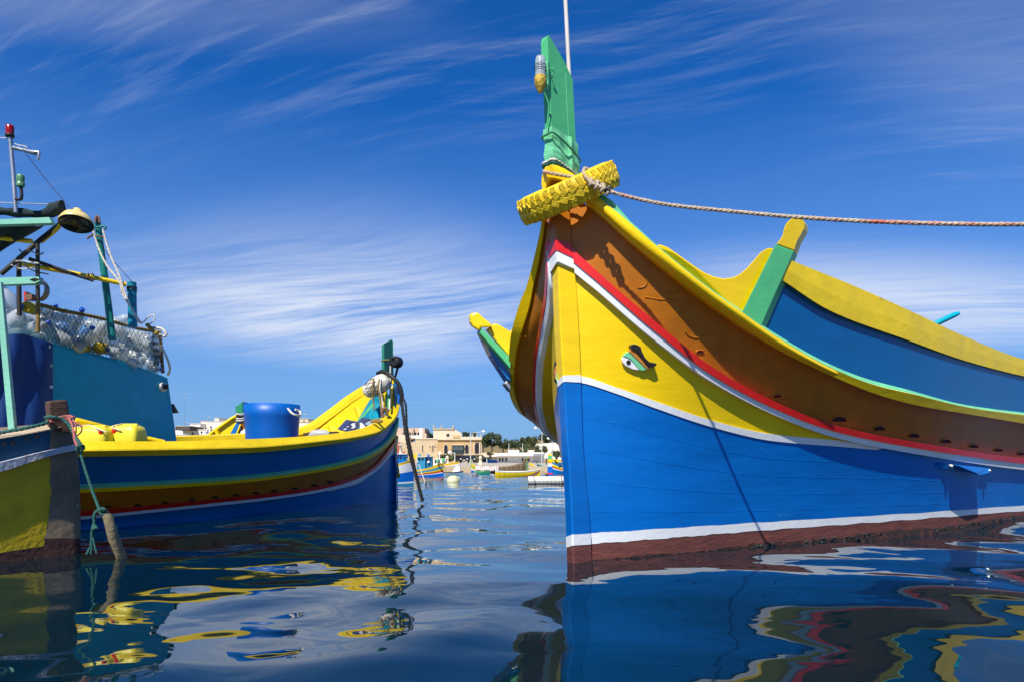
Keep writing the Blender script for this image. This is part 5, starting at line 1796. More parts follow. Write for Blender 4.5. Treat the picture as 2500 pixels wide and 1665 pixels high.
# ------------------------------------------------------------------ far shore: quay, ground, hill
STONE = mat('limestone', (0.52, 0.40, 0.24), 0.9, var=0.2, scale=0.35, bump=0.3, bscale=2.0, wear=(0.34, 0.26, 0.15), wear_amt=0.08, wear_scale=0.5)
PALE = mat('pale limestone', (0.62, 0.52, 0.37), 0.9, var=0.14, scale=0.3, wear=(0.42, 0.34, 0.23), wear_amt=0.06, wear_scale=0.6)
OCHRE = mat('ochre limestone', (0.52, 0.33, 0.14), 0.9, var=0.22, scale=0.4, wear=(0.36, 0.24, 0.11), wear_amt=0.08, wear_scale=0.7)
PINKST = mat('pinkish render', (0.52, 0.38, 0.28), 0.9, var=0.1, scale=0.3)
CREAMW = mat('cream render', (0.70, 0.64, 0.54), 0.85, var=0.08, scale=0.3)
WHITEW = mat('white render', (0.76, 0.75, 0.71), 0.8, var=0.06, scale=0.3)
WIN = mat('dark window', (0.02, 0.02, 0.025), 0.2)
WGRN = mat('dark green joinery', (0.012, 0.035, 0.030), 0.5)
GRAVEL = mat('quay paving', (0.42, 0.36, 0.27), 0.9, var=0.25, scale=0.6)

q = MB().box((0, 37.0 + 220, 0.30 - 1.5), (700, 440, 3.0)).build('quay', GRAVEL)
tag(q, 'low stone quay on the far shore', 'quay', kind='structure')
mb = MB()
rows = []
hr_ = random.Random(9)
for j in range(14):
    Yd = 205 + j * 26
    row = []
    for i in range(60):
        x = -240 + 480 * i / 59
        rise = 1 - math.exp(-((Yd - 205) / 28.0))
        ridge = 8.2 + 0.9 * math.sin(x * 0.05 + 1.0) + 1.0 * math.sin(x * 0.13)
        row.append(Vector((x, Yd, 0.25 + rise * ridge + hr_.uniform(-0.15, 0.15))))
    rows.append(row)
hill = MB().grid(rows).build('hillside', mat('dry grass slope', (0.24, 0.165, 0.065), 0.95, var=0.5, scale=0.5, bump=0.4, bscale=1.0, wear=(0.10, 0.10, 0.04), wear_amt=0.14, wear_scale=0.25))
tag(hill, 'dry grassy slope behind the shore buildings', 'hill', kind='structure')


def rect(x0, y0, x1, y1, Y, depth, m, name, parent, front=0.0):
    d = Vector((0, depth, 0))
    return MB().prism([P(x0, y0, Y - front), P(x1, y0, Y - front), P(x1, y1, Y - front), P(x0, y1, Y - front)], d).build(name, m, parent)


def arch(x0, y0, x1, y1, Y, m, name, parent, front=0.15, pointed=True):
    pts = [(x0, y1), (x1, y1)]
    ys = y0 + (x1 - x0) * 0.75
    xm = (x0 + x1) / 2
    for t in np.linspace(0, 1, 6):
        pts.append((x1 - (x1 - xm) * t ** 1.6, ys - (ys - y0) * t ** 0.9))
    for t in np.linspace(1, 0, 6)[1:]:
        pts.append((x0 + (xm - x0) * t ** 1.6, ys - (ys - y0) * t ** 0.9))
    return MB().prism([P(x, y, Y - front) for x, y in pts], Vector((0, 0.12, 0))).build(name, m, parent)


V = 200.0
villa = empty('villa', P(1122, 1126, V), 'ornate ochre limestone villa with pediment and dark wooden balcony', 'building')
rect(1069, 1072, 1176, 1128, V, 14, OCHRE, 'wall', villa)
rect(1068, 1070.5, 1177, 1073, V, 14.6, PALE, 'cornice', villa, 0.5)
rect(1069.5, 1065.5, 1103, 1070.4, V, 0.5, PALE, 'parapet', villa, 0.2)
rect(1127, 1065.5, 1176, 1070.4, V, 0.5, PALE, 'parapet', villa, 0.2)
rect(1102, 1058.5, 1127, 1070.4, V, 0.9, PALE, 'pediment_block', villa, 0.3)
rect(1106, 1062, 1123, 1068.5, V, 0.4, OCHRE, 'inscription_panel', villa, 0.45)
MB().prism([P(x, y, V - 0.3) for x, y in ((1100, 1058.4), (1129, 1058.4), (1121, 1053), (1115, 1050), (1112.5, 1047.5), (1110, 1050), (1105, 1054))], Vector((0, 0.9, 0))).build('pediment', PALE, villa)
tower = rect(1058, 1047, 1107, 1071, V + 6, 9, PALE, 'tower', villa)
rect(1057, 1045, 1108, 1047.2, V + 5.7, 9.6, STONE, 'tower_cornice', tower)
rect(1090, 1058.5, 1097, 1064.5, V + 5.9, 0.2, WIN, 'tower_window', tower)
for x in (1059, 1078, 1106):
    MB().lathe(P(x, 1045, V + 6), Z, [(0.18, 0), (0.1, 0.2), (0.3, 0.45), (0.22, 0.7), (0.05, 1.0)], 8).build('finial', STONE, tower)
for x in (1124, 1154, 1164, 1174):
    MB().lathe(P(x, 1065.5, V), Z, [(0.16, 0), (0.08, 0.2), (0.22, 0.4), (0.04, 0.75)], 8).build('finial', PALE, villa)
for x0, x1 in ((1084, 1093), (1135.5, 1144)):
    f = arch(x0 - 1.3, 1081.5, x1 + 1.3, 1106, V, PALE, 'window_surround', villa, 0.12)
    arch(x0, 1083.5, x1, 1105.5, V, WIN, 'window_glass', f, 0.2)
    rect((x0 + x1) / 2 - 0.25, 1084, (x0 + x1) / 2 + 0.25, 1105, V, 0.05, WGRN, 'mullion', f, 0.26)
bal = rect(1103, 1086, 1131, 1107, V, 1.0, WGRN, 'balcony', villa, 1.0)
for i in range(6):
    rect(1104.2 + i * 4.5, 1089, 1107.2 + i * 4.5, 1098, V, 0.05, mat('balcony glass', (0.10, 0.13, 0.13), 0.15), 'balcony_pane', bal, 1.06)
rect(1102, 1084.2, 1132, 1086, V, 1.3, PALE, 'balcony_hood', villa, 1.2)
rect(1161, 1080, 1169.5, 1107, V, 0.3, WIN, 'porch_opening', villa, 0.1)
for x in (1157.5, 1171, 1175.2):
    MB().tube([P(x, 1107, V - 0.6), P(x, 1079.5, V - 0.6)], 0.19, 10).build('column', PALE, villa)
rect(1068, 1107, 1177, 1109, V, 1.2, PALE, 'floor_band', villa, 0.8)
rect(1112, 1112, 1127, 1128, V, 0.3, WIN, 'door_opening', villa, 0.12)
for x in (1110.5, 1129):
    rect(x - 1.2, 1110, x + 1.2, 1128, V, 0.6, PALE, 'door_pillar', villa, 0.5)
for x in (1134, 1143.5):
    arch(x - 2.6, 1115, x + 2.6, 1126, V, WIN, 'lower_window', villa, 0.1)
rect(1131.5, 1109, 1150, 1128, V, 0.25, PALE, 'lower_facing', villa, 0.04)

wing = empty('stone_wing', P(1042, 1126, V + 2), 'plain weathered stone wing left of the ochre villa', 'building')
rect(1014, 1071, 1068.8, 1128, V + 2, 10, STONE, 'wall', wing)
rect(1014, 1068.8, 1069, 1071.5, V + 1.8, 10, PALE, 'parapet', wing)
for x in (1031.5, 1056.5):
    f = arch(x - 2.6, 1082, x + 2.6, 1102, V + 2, PALE, 'niche_surround', wing, 0.05)
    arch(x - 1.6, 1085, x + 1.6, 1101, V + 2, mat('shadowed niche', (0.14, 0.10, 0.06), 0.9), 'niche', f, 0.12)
for x in (1050, 1062):
    rect(x - 1, 1088, x + 1, 1092, V + 2, 0.1, WIN, 'small_window', wing, 0.06)

blk = empty('modern_block', P(1000, 1126, V + 12), 'pinkish flat-roofed block behind the left boat bow', 'building')
rect(930, 1044, 1037, 1072, V + 12, 12, PINKST, 'wall', blk)
rect(1034, 1057, 1041, 1072, V + 12, 12, PINKST, 'side_step', blk, 0.3)
rect(930, 1060.5, 1002, 1128, V + 11, 6, PALE, 'lower_wall', blk)
rect(975, 1078, 1016, 1128, V + 10, 6, STONE, 'stone_wall', blk)
for x in (983, 1008):
    rect(x, 1044.5, x + 2.2, 1060, V + 12, 1.2, mat('render fin', (0.36, 0.28, 0.22), 0.9), 'fin', blk, 1.0)
rect(1024.5, 1044, 1031, 1062, V + 12, 0.2, WHITEW, 'white_panel', blk, 0.15)
for x0, x1, y0 in ((982, 989, 1055), (999, 1003, 1055), (1005.5, 1010.5, 1055), (1012, 1016.5, 1055), (1019, 1023.8, 1055), (960, 968, 1055)):
    w = rect(x0, y0, x1, y0 + 5.5, V + 12, 0.15, WIN, 'window', blk, 0.08)
rect(1004, 1062.5, 1031, 1069, V + 11, 1.5, WHITEW, 'awning', blk, 1.0)
rect(966, 1079, 976, 1106, V + 9, 1, mat('red ochre render', (0.36, 0.10, 0.06), 0.9), 'red_wall', blk)

whb = empty('white_building', P(1265, 1128, 150), 'long low white building with flat roof and water tanks', 'building')
rect(1213, 1112, 1301, 1130, 150, 8, WHITEW, 'wall', whb)
MB().prism([P(1301, 1112, 150), P(1328, 1111.5, 154), P(1328, 1130, 154), P(1301, 1130, 150)], Vector((0, 3, 0))).build('side_wall', CREAMW, whb)
MB().prism([P(1204, 1109, 148.5), P(1302, 1107, 148.5), P(1330, 1106, 154), P(1330, 1111, 154), P(1302, 1112.2, 148.5), P(1204, 1112.6, 148.5)], Vector((0, 9, 0))).build('roof_slab', WHITEW, whb)
MB().prism([P(1206, 1108, 150), P(1220, 1104.8, 152), P(1328, 1103, 154), P(1328, 1106.2, 154), P(1215, 1109, 150)], Vector((0, 8, 0))).build('roof_upstand', CREAMW, whb)
for x in (1220, 1227.2, 1236, 1276, 1284, 1291):
    w = rect(x - 2.5, 1116.5, x + 2.5, 1125.7, 150, 0.1, CREAMW, 'window_frame', whb, 0.08)
    rect(x - 1.8, 1117.3, x + 1.8, 1125, 150, 0.1, WIN, 'window_pane', w, 0.14)
for x, r in ((1245, 4.6), (1253.5, 3.6), (1263, 5.2)):
    single('water_tank', MB().lathe(P(x, 1105, 153), Z, [(r * 0.088, 0), (r * 0.09, 0.55), (r * 0.07, 0.66)], 14), WHITEW, {1245: 'white roof water tank, leftmost of three', 1253.5: 'narrow white roof water tank between two wider ones', 1263: 'wide white roof water tank, rightmost of three'}[x], 'water tank', 'tanks on the white building')

crm = empty('cream_building', P(1340, 1120, 170), 'cream windowless building with sloping edge right of the trees', 'building')
MB().prism([P(x, y, 170) for x, y in ((1310, 1083), (1355, 1079.5), (1372, 1095), (1400, 1110), (1400, 1122), (1310, 1122))], Vector((0, 12, 0))).build('wall', CREAMW, crm)
rect(1309.5, 1082, 1313, 1122, 170, 0.4, PALE, 'corner_pier', crm, 0.2)
hut = rect(1288, 1098, 1310, 1110, 168, 3, CREAMW, 'flat_hut', None)
tag(hut, 'tiny pale flat hut among the trees above the white building', 'hut')

# kiosk with blue wall and dark awning
ki = empty('kiosk', P(1200, 1132, 120), 'small kiosk with bright blue side and dark awning', 'kiosk')
rect(1189.5, 1121, 1213, 1136, 120, 3, mat('bright blue board', (0.0, 0.16, 0.52), 0.5), 'blue_board', ki)
rect(1180, 1115, 1213, 1118, 119, 3.5, WIN, 'awning_roof', ki)
rect(1188, 1116, 1189.2, 1137, 119, 0.1, WHITEW, 'post', ki)
rect(1179, 1130, 1189, 1137, 120, 1, BLU2, 'counter', ki)
rw = rect(1177, 1104, 1214, 1116, 188, 1.0, PALE, 'retaining_wall', None)
tag(rw, 'pale rubble retaining wall under the dry slope', 'wall')
# stone pillar shrines on the quay edge
for x, lab in ((1173, 'carved stone pillar by the kiosk'), (1092, 'small stone pillar behind the turquoise far cabin')):
    e = MB().lathe(P(x, 1138, 45), Z, [(0.16, 0), (0.16, 0.25), (0.11, 0.3), (0.10, 0.5), (0.13, 0.53), (0.12, 0.6), (0.04, 0.72)], 10)
    single('stone_pillar', e, PALE, lab, 'pillar')
# quay edge stones
ql = MB().box(P(1150, 1147, 36.9), (90, 0.25, 0.30)).build('quay_edge', STONE)
tag(ql, 'weathered limestone edge of the quay', 'quay edge', kind='structure')

# left town behind the cabin
town = [
    ('white_house', 'long white roofline behind the turquoise cabin', 425, 1048, 515, 1090, 240, WHITEW, [(470, 1055), (492, 1052)]),
    ('white_house', 'stepped white house above the small yellow bow', 490, 1028, 575, 1090, 250, CREAMW, [(515, 1040), (535, 1038), (552, 1042)]),
    ('roof_hut', 'small white rooftop hut right of the turquoise cabin', 464, 1034, 489, 1050, 246, WHITEW, []),
    ('roof_hut', 'white rooftop turret above the stepped house', 524, 1020, 534, 1030, 252, WHITEW, []),
    ('white_house', 'pale house right of the blue tub', 728, 1030, 775, 1090, 240, CREAMW, [(745, 1042)]),
    ('roof_hut', 'flat rooftop room above the pale house by the tub', 732, 1022, 752, 1032, 244, PALE, [(742, 1026)]),
    ('pale_house', 'cream house peeping between tub and rising yellow rail', 768, 1035, 800, 1090, 245, CREAMW, []),
    ('dark_shed', 'dark flat roof beside the turquoise cabin', 428, 1040, 464, 1049, 235, mat('dark roof', (0.09, 0.075, 0.06), 0.9), []),
]
for nm, lab, x0, y0, x1, y1, Yd, m, wins in town:
    e = empty(nm, P((x0 + x1) / 2, y1, Yd), lab, 'house', 'houses of the left town')
    rect(x0, y0, x1, y1, Yd, 10, m, 'wall', e)
    rect(x0 - 0.5, y0 - 1.2, x1 + 0.5, y0, Yd, 10.4, PALE, 'parapet', e, 0.2)
    for wx, wy in wins:
        rect(wx - 2, wy, wx + 2, wy + 5, Yd, 0.2, WIN, 'window', e, 0.1)
sw_ = rect(431, 1060, 503, 1090, 120, 0.8, mat('rubble stone', (0.13, 0.10, 0.06), 0.95, var=0.5, scale=2, bump=0.6, bscale=4), 'rubble_wall', None)
tag(sw_, 'dark rubble wall below the long white house', 'wall')
for x in (505, 513):
    single('water_tank', MB().lathe(P(x, 1058, 230), Z, [(0.45, 0), (0.45, 1.2), (0.2, 1.4)], 10), STEEL, {505: 'grey metal roof tank behind the small yellow bow, left of two', 513: 'grey metal roof tank behind the small yellow bow, right of two'}[x], 'water tank', 'metal tanks of the left town')


def antenna(x, y0, y1, Yd, lab, bars):
    mb = MB().tube([P(x, y1, Yd), P(x, y0, Yd)], 0.05, 5)
    for yb, w in bars:
        mb.tube([P(x - w, yb, Yd), P(x + w, yb + 0.6, Yd)], 0.04, 5)
    mb.tube([P(x - 3, y0 + 4, Yd), P(x + 2, y0 + 1, Yd)], 0.06, 5)
    single('antenna', mb, STEEL, lab, 'antenna', 'roof antennas of the left town')


antenna(450, 962, 1044, 236, 'tall thin television antenna right of the cabin', ((968, 6), (972, 3)))
antenna(511, 1015, 1030, 245, 'low antenna with crossbar over the white roofs', ((1016, 5), (1018, 4)))
antenna(452, 1028, 1042, 233, 'flat antenna close beside the cabin edge', ((1029, 7), (1031, 5)))
antenna(871, 944, 970, 200, 'thin white mast above the rising yellow rail', ())
antenna(745, 1006, 1024, 240, 'short antenna right of the tub handle', ((1010, 4),))

# trees: trunk, limbs and a crown of many small leaf clumps
LEAF = [mat('leaf dark', (0.055, 0.085, 0.032), 0.8, var=0.5, scale=0.8), mat('leaf olive', (0.095, 0.120, 0.042), 0.8, var=0.5, scale=0.8)]
BARK = mat('bark', (0.10, 0.07, 0.045), 0.9, var=0.4)


def tree(name, lab, x0, y0, x1, y1, Yd, leaf, seed, n=1500, grp='trees on the far shore'):
    r = random.Random(seed)
    base = P((x0 + x1) / 2, y1 + 5, Yd)
    c = P((x0 + x1) / 2, (y0 + y1) / 2, Yd)
    rx, rz = (x1 - x0) / 2 / F * Yd, (y1 - y0) / 2 / F * Yd
    e = empty(name, base, lab, 'tree', grp)
    mb = MB().tube([base - Z * 2, base, c - Z * rz * 0.5, c], [0.35, 0.28, 0.2, 0.08], 7)
    for k in range(5):
        a = r.uniform(0, 6.28)
        mb.tube([c - Z * rz * r.uniform(0.2, 0.7), c + Vector((math.cos(a) * rx * 0.4, math.sin(a) * rx * 0.4, rz * r.uniform(-0.1, 0.2))), c + Vector((math.cos(a) * rx * 0.75, math.sin(a) * rx * 0.75, rz * r.uniform(0, 0.5)))], [0.12, 0.08, 0.03], 5)
    mb.build('trunk', BARK, e)
    lobes = [(Vector((r.uniform(-0.72, 0.72) * rx, r.uniform(-0.6, 0.6) * rx, r.uniform(-0.55, 0.62) * rz)), r.uniform(0.28, 0.46)) for _ in range(13)]
    mb = MB()
    vs, fs = [], []
    for _ in range(n):
        lc, lr = r.choice(lobes)
        d = Vector((r.gauss(0, 1), r.gauss(0, 1), r.gauss(0, 1))).normalized() * r.uniform(0.55, 1.05)
        p = c + lc + Vector((d.x * rx * lr, d.y * rx * lr, d.z * rz * lr * 1.05))
        s = r.uniform(0.10, 0.26) * (rx / 2.6) ** 0.5
        u = Vector((r.gauss(0, 1), r.gauss(0, 1), r.gauss(0, 1))).normalized()
        w = u.cross(Vector((r.gauss(0, 1), r.gauss(0, 1), r.gauss(0, 1)))).normalized()
        k = len(vs)
        vs += [p - u * s - w * s * 0.5, p + u * s - w * s * 0.6, p + u * s * 0.8 + w * s * 0.6, p - u * s * 0.7 + w * s * 0.7]
        fs.append((k, k + 1, k + 2, k + 3))
    mb.add(vs, fs)
    mb.build('crown', leaf, e, kind='stuff')


TR = [
    ('round_tree', 'large round dark tree right of the villa', 1176, 1056, 1225, 1094, 190, 0, 2600),
    ('pine_tree', 'dark tree behind the roof pole left of the tanks', 1230, 1068, 1258, 1096, 195, 0, 1500),
    ('pine_tree', 'broad tree above the water tanks', 1250, 1064, 1284, 1098, 198, 0, 1800),
    ('pine_tree', 'broad olive tree right of the water tanks', 1280, 1064, 1318, 1100, 192, 1, 1900),
    ('pine_tree', 'tree partly behind the large blue bow above the cream building', 1314, 1058, 1356, 1085, 205, 0, 1500),
    ('bushy_tree', 'small green tree before the cream building', 1304, 1085, 1340, 1108, 160, 1, 1100),
    ('roof_tree', 'small tree top behind the villa parapet, left of two', 1127, 1051, 1149, 1068, 222, 0, 700),
    ('roof_tree', 'tiny tree top behind the villa parapet, right of two', 1149, 1053, 1166, 1068, 222, 0, 600),
    ('roof_tree', 'tree between the pinkish block and the villa tower', 1040, 1052, 1060, 1072, 220, 0, 900),
    ('shore_bush', 'green bush before the villa door', 1073, 1107, 1112, 1130, 150, 1, 1500),
    ('shore_bush', 'olive bush between villa and kiosk', 1150, 1108, 1180, 1132, 150, 1, 1200),
    ('shore_bush', 'low green growth between the round tree and the roof pole', 1216, 1078, 1240, 1096, 196, 1, 700),
    ('shore_bush', 'dark shrub at the foot of the cream building', 1345, 1098, 1372, 1118, 140, 0, 800),
    ('shore_bush', 'low shrub on the roof edge slope behind the kiosk', 1188, 1102, 1206, 1112, 160, 0, 400),
    ('shore_bush', 'shrub behind the villa lamp post', 1262, 1092, 1300, 1106, 170, 1, 800),
]
for i, (nm, lab, x0, y0, x1, y1, Yd, lf, n) in enumerate(TR):
    tree(nm, lab, x0, y0, x1, y1, Yd, LEAF[lf], 40 + i, n)
# palm
pe = empty('palm_tree', P(1334, 1135, 60), 'small palm between the white building and the far striped luzzu', 'palm')
MB().tube([P(1334, 1138, 60), P(1334, 1122, 60)], 0.06, 7).build('trunk', BARK, pe)
for k in range(13):
    a = 2 * math.pi * k / 13
    c = P(1334, 1122, 60)
    d = Vector((math.cos(a), math.sin(a) * 0.6, 0.5))
    pts = [c, c + d * 0.2, c + d * 0.38 + Vector((0, 0, -0.06))]
    w = Vector((-math.sin(a), math.cos(a), 0)) * 0.03
    MB().grid([[p - w * s for p, s in zip(pts, (0.5, 1.5, 0.2))], [p + w * s + Z * 0.02 for p, s in zip(pts, (0.5, 1.5, 0.2))]]).build('frond', LEAF[1], pe)

# lamp posts and poles
POLEM = mat('pale grey pole', (0.50, 0.50, 0.48), 0.5)


def lamp_post(x, y0, y1, xa, ya, Yd, lab, cat='lamp post'):
    e = empty('lamp_post', P(x, y1, Yd), lab, cat, 'street lamps on the far shore')
    MB().tube([P(x, y1, Yd), P(x, y0, Yd)], [0.11, 0.07], 6).build('pole', POLEM, e)
    if xa is not None:
        MB().tube([P(x, y0 + 1, Yd), P(xa, ya, Yd)], 0.05, 5).build('arm', POLEM, e)
        MB().lathe(P(xa - 2.6, ya + 0.8, Yd), (1, 0, 0.1), [(0.05, 0), (0.22, 0.12), (0.24, 0.4), (0.05, 0.55)], 8).build('lamp_head', WHITEW, e)


lamp_post(1149, 1056, 1133, 1179, 1052.5, 120, 'tall street lamp before the villa with its head to the right')
lamp_post(1323, 1046, 1133, 1306, 1044, 120, 'tall street lamp with its head to the left near the cream building')
lamp_post(1348, 1071, 1133, 1338, 1069, 110, 'leaning street lamp beside the large blue bow')
lamp_post(1242.5, 1081, 1104, None, 0, 160, 'bare pole rising behind the white roof, left', 'pole')
lamp_post(1276, 1081, 1105, None, 0, 158, 'bare pole rising behind the white roof, right of the tanks', 'pole')
lamp_post(1110.5, 1104, 1133, 1096, 1104, 100, 'low street lamp in front of the villa bush')

# parked cars on the quay, seen end-on
CARB = mat('black car paint', (0.010, 0.010, 0.012), 0.2, coat=0.6, var=0.1)


def car(xc, yb, Yd, lab):
    c = P(xc, yb, Yd)
    c.z = 0.30
    e = empty('parked_car', c, lab, 'car', 'cars parked on the quay')
    w, hgt = 1.75, 1.45
    sec = [(-0.5, 0.22), (-0.5, 0.62), (-0.46, 0.66), (-0.38, 0.95), (-0.34, 1.0), (0.34, 1.0), (0.38, 0.95), (0.46, 0.66), (0.5, 0.62), (0.5, 0.22)]
    MB().prism([c + Vector((u * w, 0, v * hgt)) for u, v in sec], Vector((0, 3.8, 0))).build('car_body', CARB, e, bevel=0.05)
    MB().prism([c + Vector((u * w, -0.02, v * hgt)) for u, v in ((-0.41, 0.68), (0.41, 0.68), (0.33, 0.94), (-0.33, 0.94))], Vector((0, 0.02, 0))).build('windscreen', WIN, e)
    for s in (-1, 1):
        MB().box(c + Vector((s * 0.36 * w, -0.03, 0.52 * hgt)), (0.3, 0.06, 0.16)).build('headlight', WHITEW, e)
        for dy in (0.5, 3.1):
            MB().lathe(c + Vector((s * 0.42 * w - 0.1, dy, 0.30)), (1, 0, 0), [(0.3, 0), (0.3, 0.2)], 14).build('wheel', BLACK, e)
    MB().box(c + Vector((0, -0.03, 0.36 * hgt)), (0.5, 0.04, 0.12)).build('number_plate', WHITEW, e)


car(1133, 1129, 135, 'black parked car behind the small white boat cover')
car(1151, 1129, 138, 'black parked car just left of the tall street lamp')


# ------------------------------------------------------------------ far boats
def side_boat(name, lab, xs, sheer, wl, Yc, beam, bands, rail_m, deck_m=None, stern=0.6, grp='boats across the harbour', rail_r=0.012):
    """hull seen from the side: sheer = rows of the rail at xs (stern first); bands from rail to keel"""
    e = empty(name, P(xs[len(xs) // 2], wl, Yc), lab, 'boat', grp)
    e.location.z = 0
    sc = Curve1([(i / (len(xs) - 1), y) for i, y in enumerate(sheer)])
    n = 24
    hb = beam / 2

    def pt(s, t, side):
        x = xs[0] + (xs[-1] - xs[0]) * s
        y = sc(s) * (1 - t) + (wl + 3) * t
        k = (stern + (1 - stern) * min(1, s / 0.4)) * (1 - max(0, (s - 0.45) / 0.55) ** 2.2)
        k *= 1 - 0.35 * t ** 1.5
        p = P(x, y, Yc)
        return Vector((p.x, Yc - side * hb * k, p.z))
    for t0, t1, m, nm in bands:
        mb = MB()
        for side in (1, -1):
            mb.grid([[pt(i / n, t0 + (t1 - t0) * j / 3, side) for i in range(n + 1)] for j in range(4)])
        mb.grid([[pt(0, t0 + (t1 - t0) * j / 3, s) for s in (1, -1)] for j in range(4)])
        mb.build(nm, m, e)
    mb = MB()
    for side in (1, -1):
        mb.tube([pt(i / n, 0, side) for i in range(n + 1)], rail_r * Yc / 26, 6)
    mb.build('gunwale_rail', rail_m, e)
    mb = MB()
    mb.grid([[pt(i / n, 0.25, s) for i in range(n + 1)] for s in (0.9, -0.9)])
    mb.build('deck', deck_m or WHT, e)
    return e


def cabin_box(e, x0, y0, x1, y1, Yc, depth, m, wins=(), roof=None):
    c = rect(x0, y0, x1, y1, Yc - depth / 2, depth, m, 'cabin', e)
    rect(x0 - 1, y0 - 1.2, x1 + 1, y0, Yc - depth / 2 - 0.03, depth + 0.06, roof or WHITEW, 'cabin_roof', e)
    for wx0, wy0, wx1, wy1 in wins:
        rect(wx0, wy0, wx1, wy1, Yc - depth / 2, 0.02, WIN, 'cabin_window', c, 0.012)
    return c


FBL = mat('far bright blue', (0.0, 0.13, 0.55), 0.4)
FTE = mat('far turquoise', (0.03, 0.25, 0.42), 0.45)
e = side_boat('harbour_boat', 'blue and white boat with yellow rail just right of the left bow', (930, 960, 985, 1010), (1140, 1136, 1130, 1121), 1184, 16.9, 0.62,
              [(0, 0.08, YEL, 'rail_band'), (0.08, 0.42, WHT, 'white_strake'), (0.42, 0.80, FBL, 'hull_planking'), (0.80, 0.86, WHT, 'waterline_stripe'), (0.86, 1, FTE, 'boot_band')], YEL)
cabin_box(e, 955, 1108, 992, 1134, 17.1, 0.3, BLU2, ((968, 1112, 973, 1119), (976, 1112, 980, 1119), (985, 1113, 989, 1119)))
MB().lathe(P(977, 1107, 17.1), Z, [(0.03, 0), (0.015, 0.06), (0.012, 0.2), (0.04, 0.21), (0.04, 0.24), (0.0, 0.25)], 10).build('radar_mast', WHITEW, e)
MB().tube([P(988, 1100, 17.0), P(996, 1122, 17.0)], 0.008, 5).build('stay', ROPE_W, e)
MB().lathe(P(987, 1106, 17.1), Z, [(0.02, 0), (0.035, 0.02), (0.02, 0.06)], 8).build('orange_buoy', mat('orange plastic', (0.6, 0.12, 0.04), 0.5), e)
MB().tube([P(990 + 8 * math.cos(a), 1100 + 9 * math.sin(a), 17.0) for a in np.linspace(0, 6.28, 16)], 0.006, 5).build('net_hauler', STEEL, e)

e = side_boat('luzzu', 'striped blue, yellow and brown boat with turquoise cabin behind the black rope', (1000, 1030, 1058, 1083), (1149, 1146, 1140, 1129), 1163, 26.3, 0.5,
              [(0, 0.16, YEL, 'rail_band'), (0.16, 0.36, FTE, 'wash_strake'), (0.36, 0.44, YEL, 'lower_rail'), (0.44, 0.54, BRN, 'brown_strake'), (0.54, 0.60, RED, 'red_strake'), (0.60, 0.66, WHT, 'white_strake'), (0.66, 0.92, FBL, 'hull_planking'), (0.92, 1, RED, 'boot_band')], YEL)
cabin_box(e, 1018, 1115, 1038, 1146, 26.3, 0.3, FTE, ((1021, 1117.5, 1027, 1123), (1030, 1117.5, 1034.5, 1122.5)))
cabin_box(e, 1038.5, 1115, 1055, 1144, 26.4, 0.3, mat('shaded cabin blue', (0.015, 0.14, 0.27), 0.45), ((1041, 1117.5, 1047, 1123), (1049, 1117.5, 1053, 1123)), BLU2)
rect(1010, 1108, 1018, 1118, 26.2, 0.06, YEL, 'yellow_board', e)
MB().lathe(P(1024, 1113.5, 26.3), Z, [(0.05, 0), (0.05, 0.09), (0.03, 0.1)], 12).build('blue_drum', FTE, e)
MB().lathe(P(1046, 1113.5, 26.4), Z, [(0.045, 0), (0.045, 0.08), (0.03, 0.09)], 12).build('blue_drum', BLU2, e)
MB().lathe(P(1046, 1127, 26.2), (0, -1, 0), [(0.05, -0.02), (0.05, 0.02), (0.03, 0.025)], 12).build('lifebuoy', WHITEW, e)
MB().tube([P(1081, 1130, 26.3), P(1081, 1121, 26.3)], 0.025, 6).build('stem_head', GRN, e)
MB().tube([P(1068, 1134, 26.2), P(1075, 1130, 26.0), P(1082, 1135, 26.0), P(1079, 1142, 26.0)], 0.028, 6).build('bow_fender', ROPE_O, e)
lnk = MB().tube(resample([P(1017, 1120, 20), P(1024, 1137, 19.9), P(1030, 1155, 19.8), P(1038, 1176, 19.6)], 0.05), 0.011, 6)
for x, y in ((1020, 1127), (1024, 1137), (1026, 1143)):
    lnk.lathe(P(x, y, 19.9), Z, [(0.01, -0.025), (0.02, 0), (0.01, 0.025)], 8)
single('mooring_line', lnk, ROPE_W, 'pale mooring line with floats right of the black rope', 'rope')
lnk = MB().tube(resample([P(1080, 1130, 25.8), P(1086, 1142, 25), P(1092, 1162, 24)], 0.1), 0.011, 5)
single('mooring_line', lnk, ROPE_O, 'tan mooring line running from the striped bow to the cream buoy', 'rope')

e = side_boat('harbour_boat', 'white boat with yellow rail and white wheelhouse behind the striped boat', (1050, 1075, 1100, 1121), (1136, 1134, 1131, 1126), 1147, 45, 1.0,
              [(0, 0.2, YEL, 'rail_band'), (0.2, 0.75, WHT, 'hull_planking'), (0.75, 1, FBL, 'boot_band')], YEL)
cabin_box(e, 1058, 1120, 1088, 1134, 45, 0.5, WHITEW, ((1061, 1122, 1065, 1130), (1070, 1122, 1074, 1129), (1080, 1123, 1084, 1129)))
MB().tube([P(1073, 1120, 45), P(1073, 1104, 45)], 0.035, 6).build('mast', WHITEW, e)
rect(1070, 1101.5, 1077, 1104.5, 45, 0.2, WHITEW, 'radar_dome', e)
MB().lathe(P(1068, 1124, 44.6), Z, [(0.05, -0.1), (0.09, 0), (0.05, 0.1)], 8).build('green_fender', GRN, e)
MB().lathe(P(1082, 1122, 44.6), Z, [(0.06, -0.12), (0.10, 0), (0.06, 0.12)], 8).build('green_fender', GRN, e)

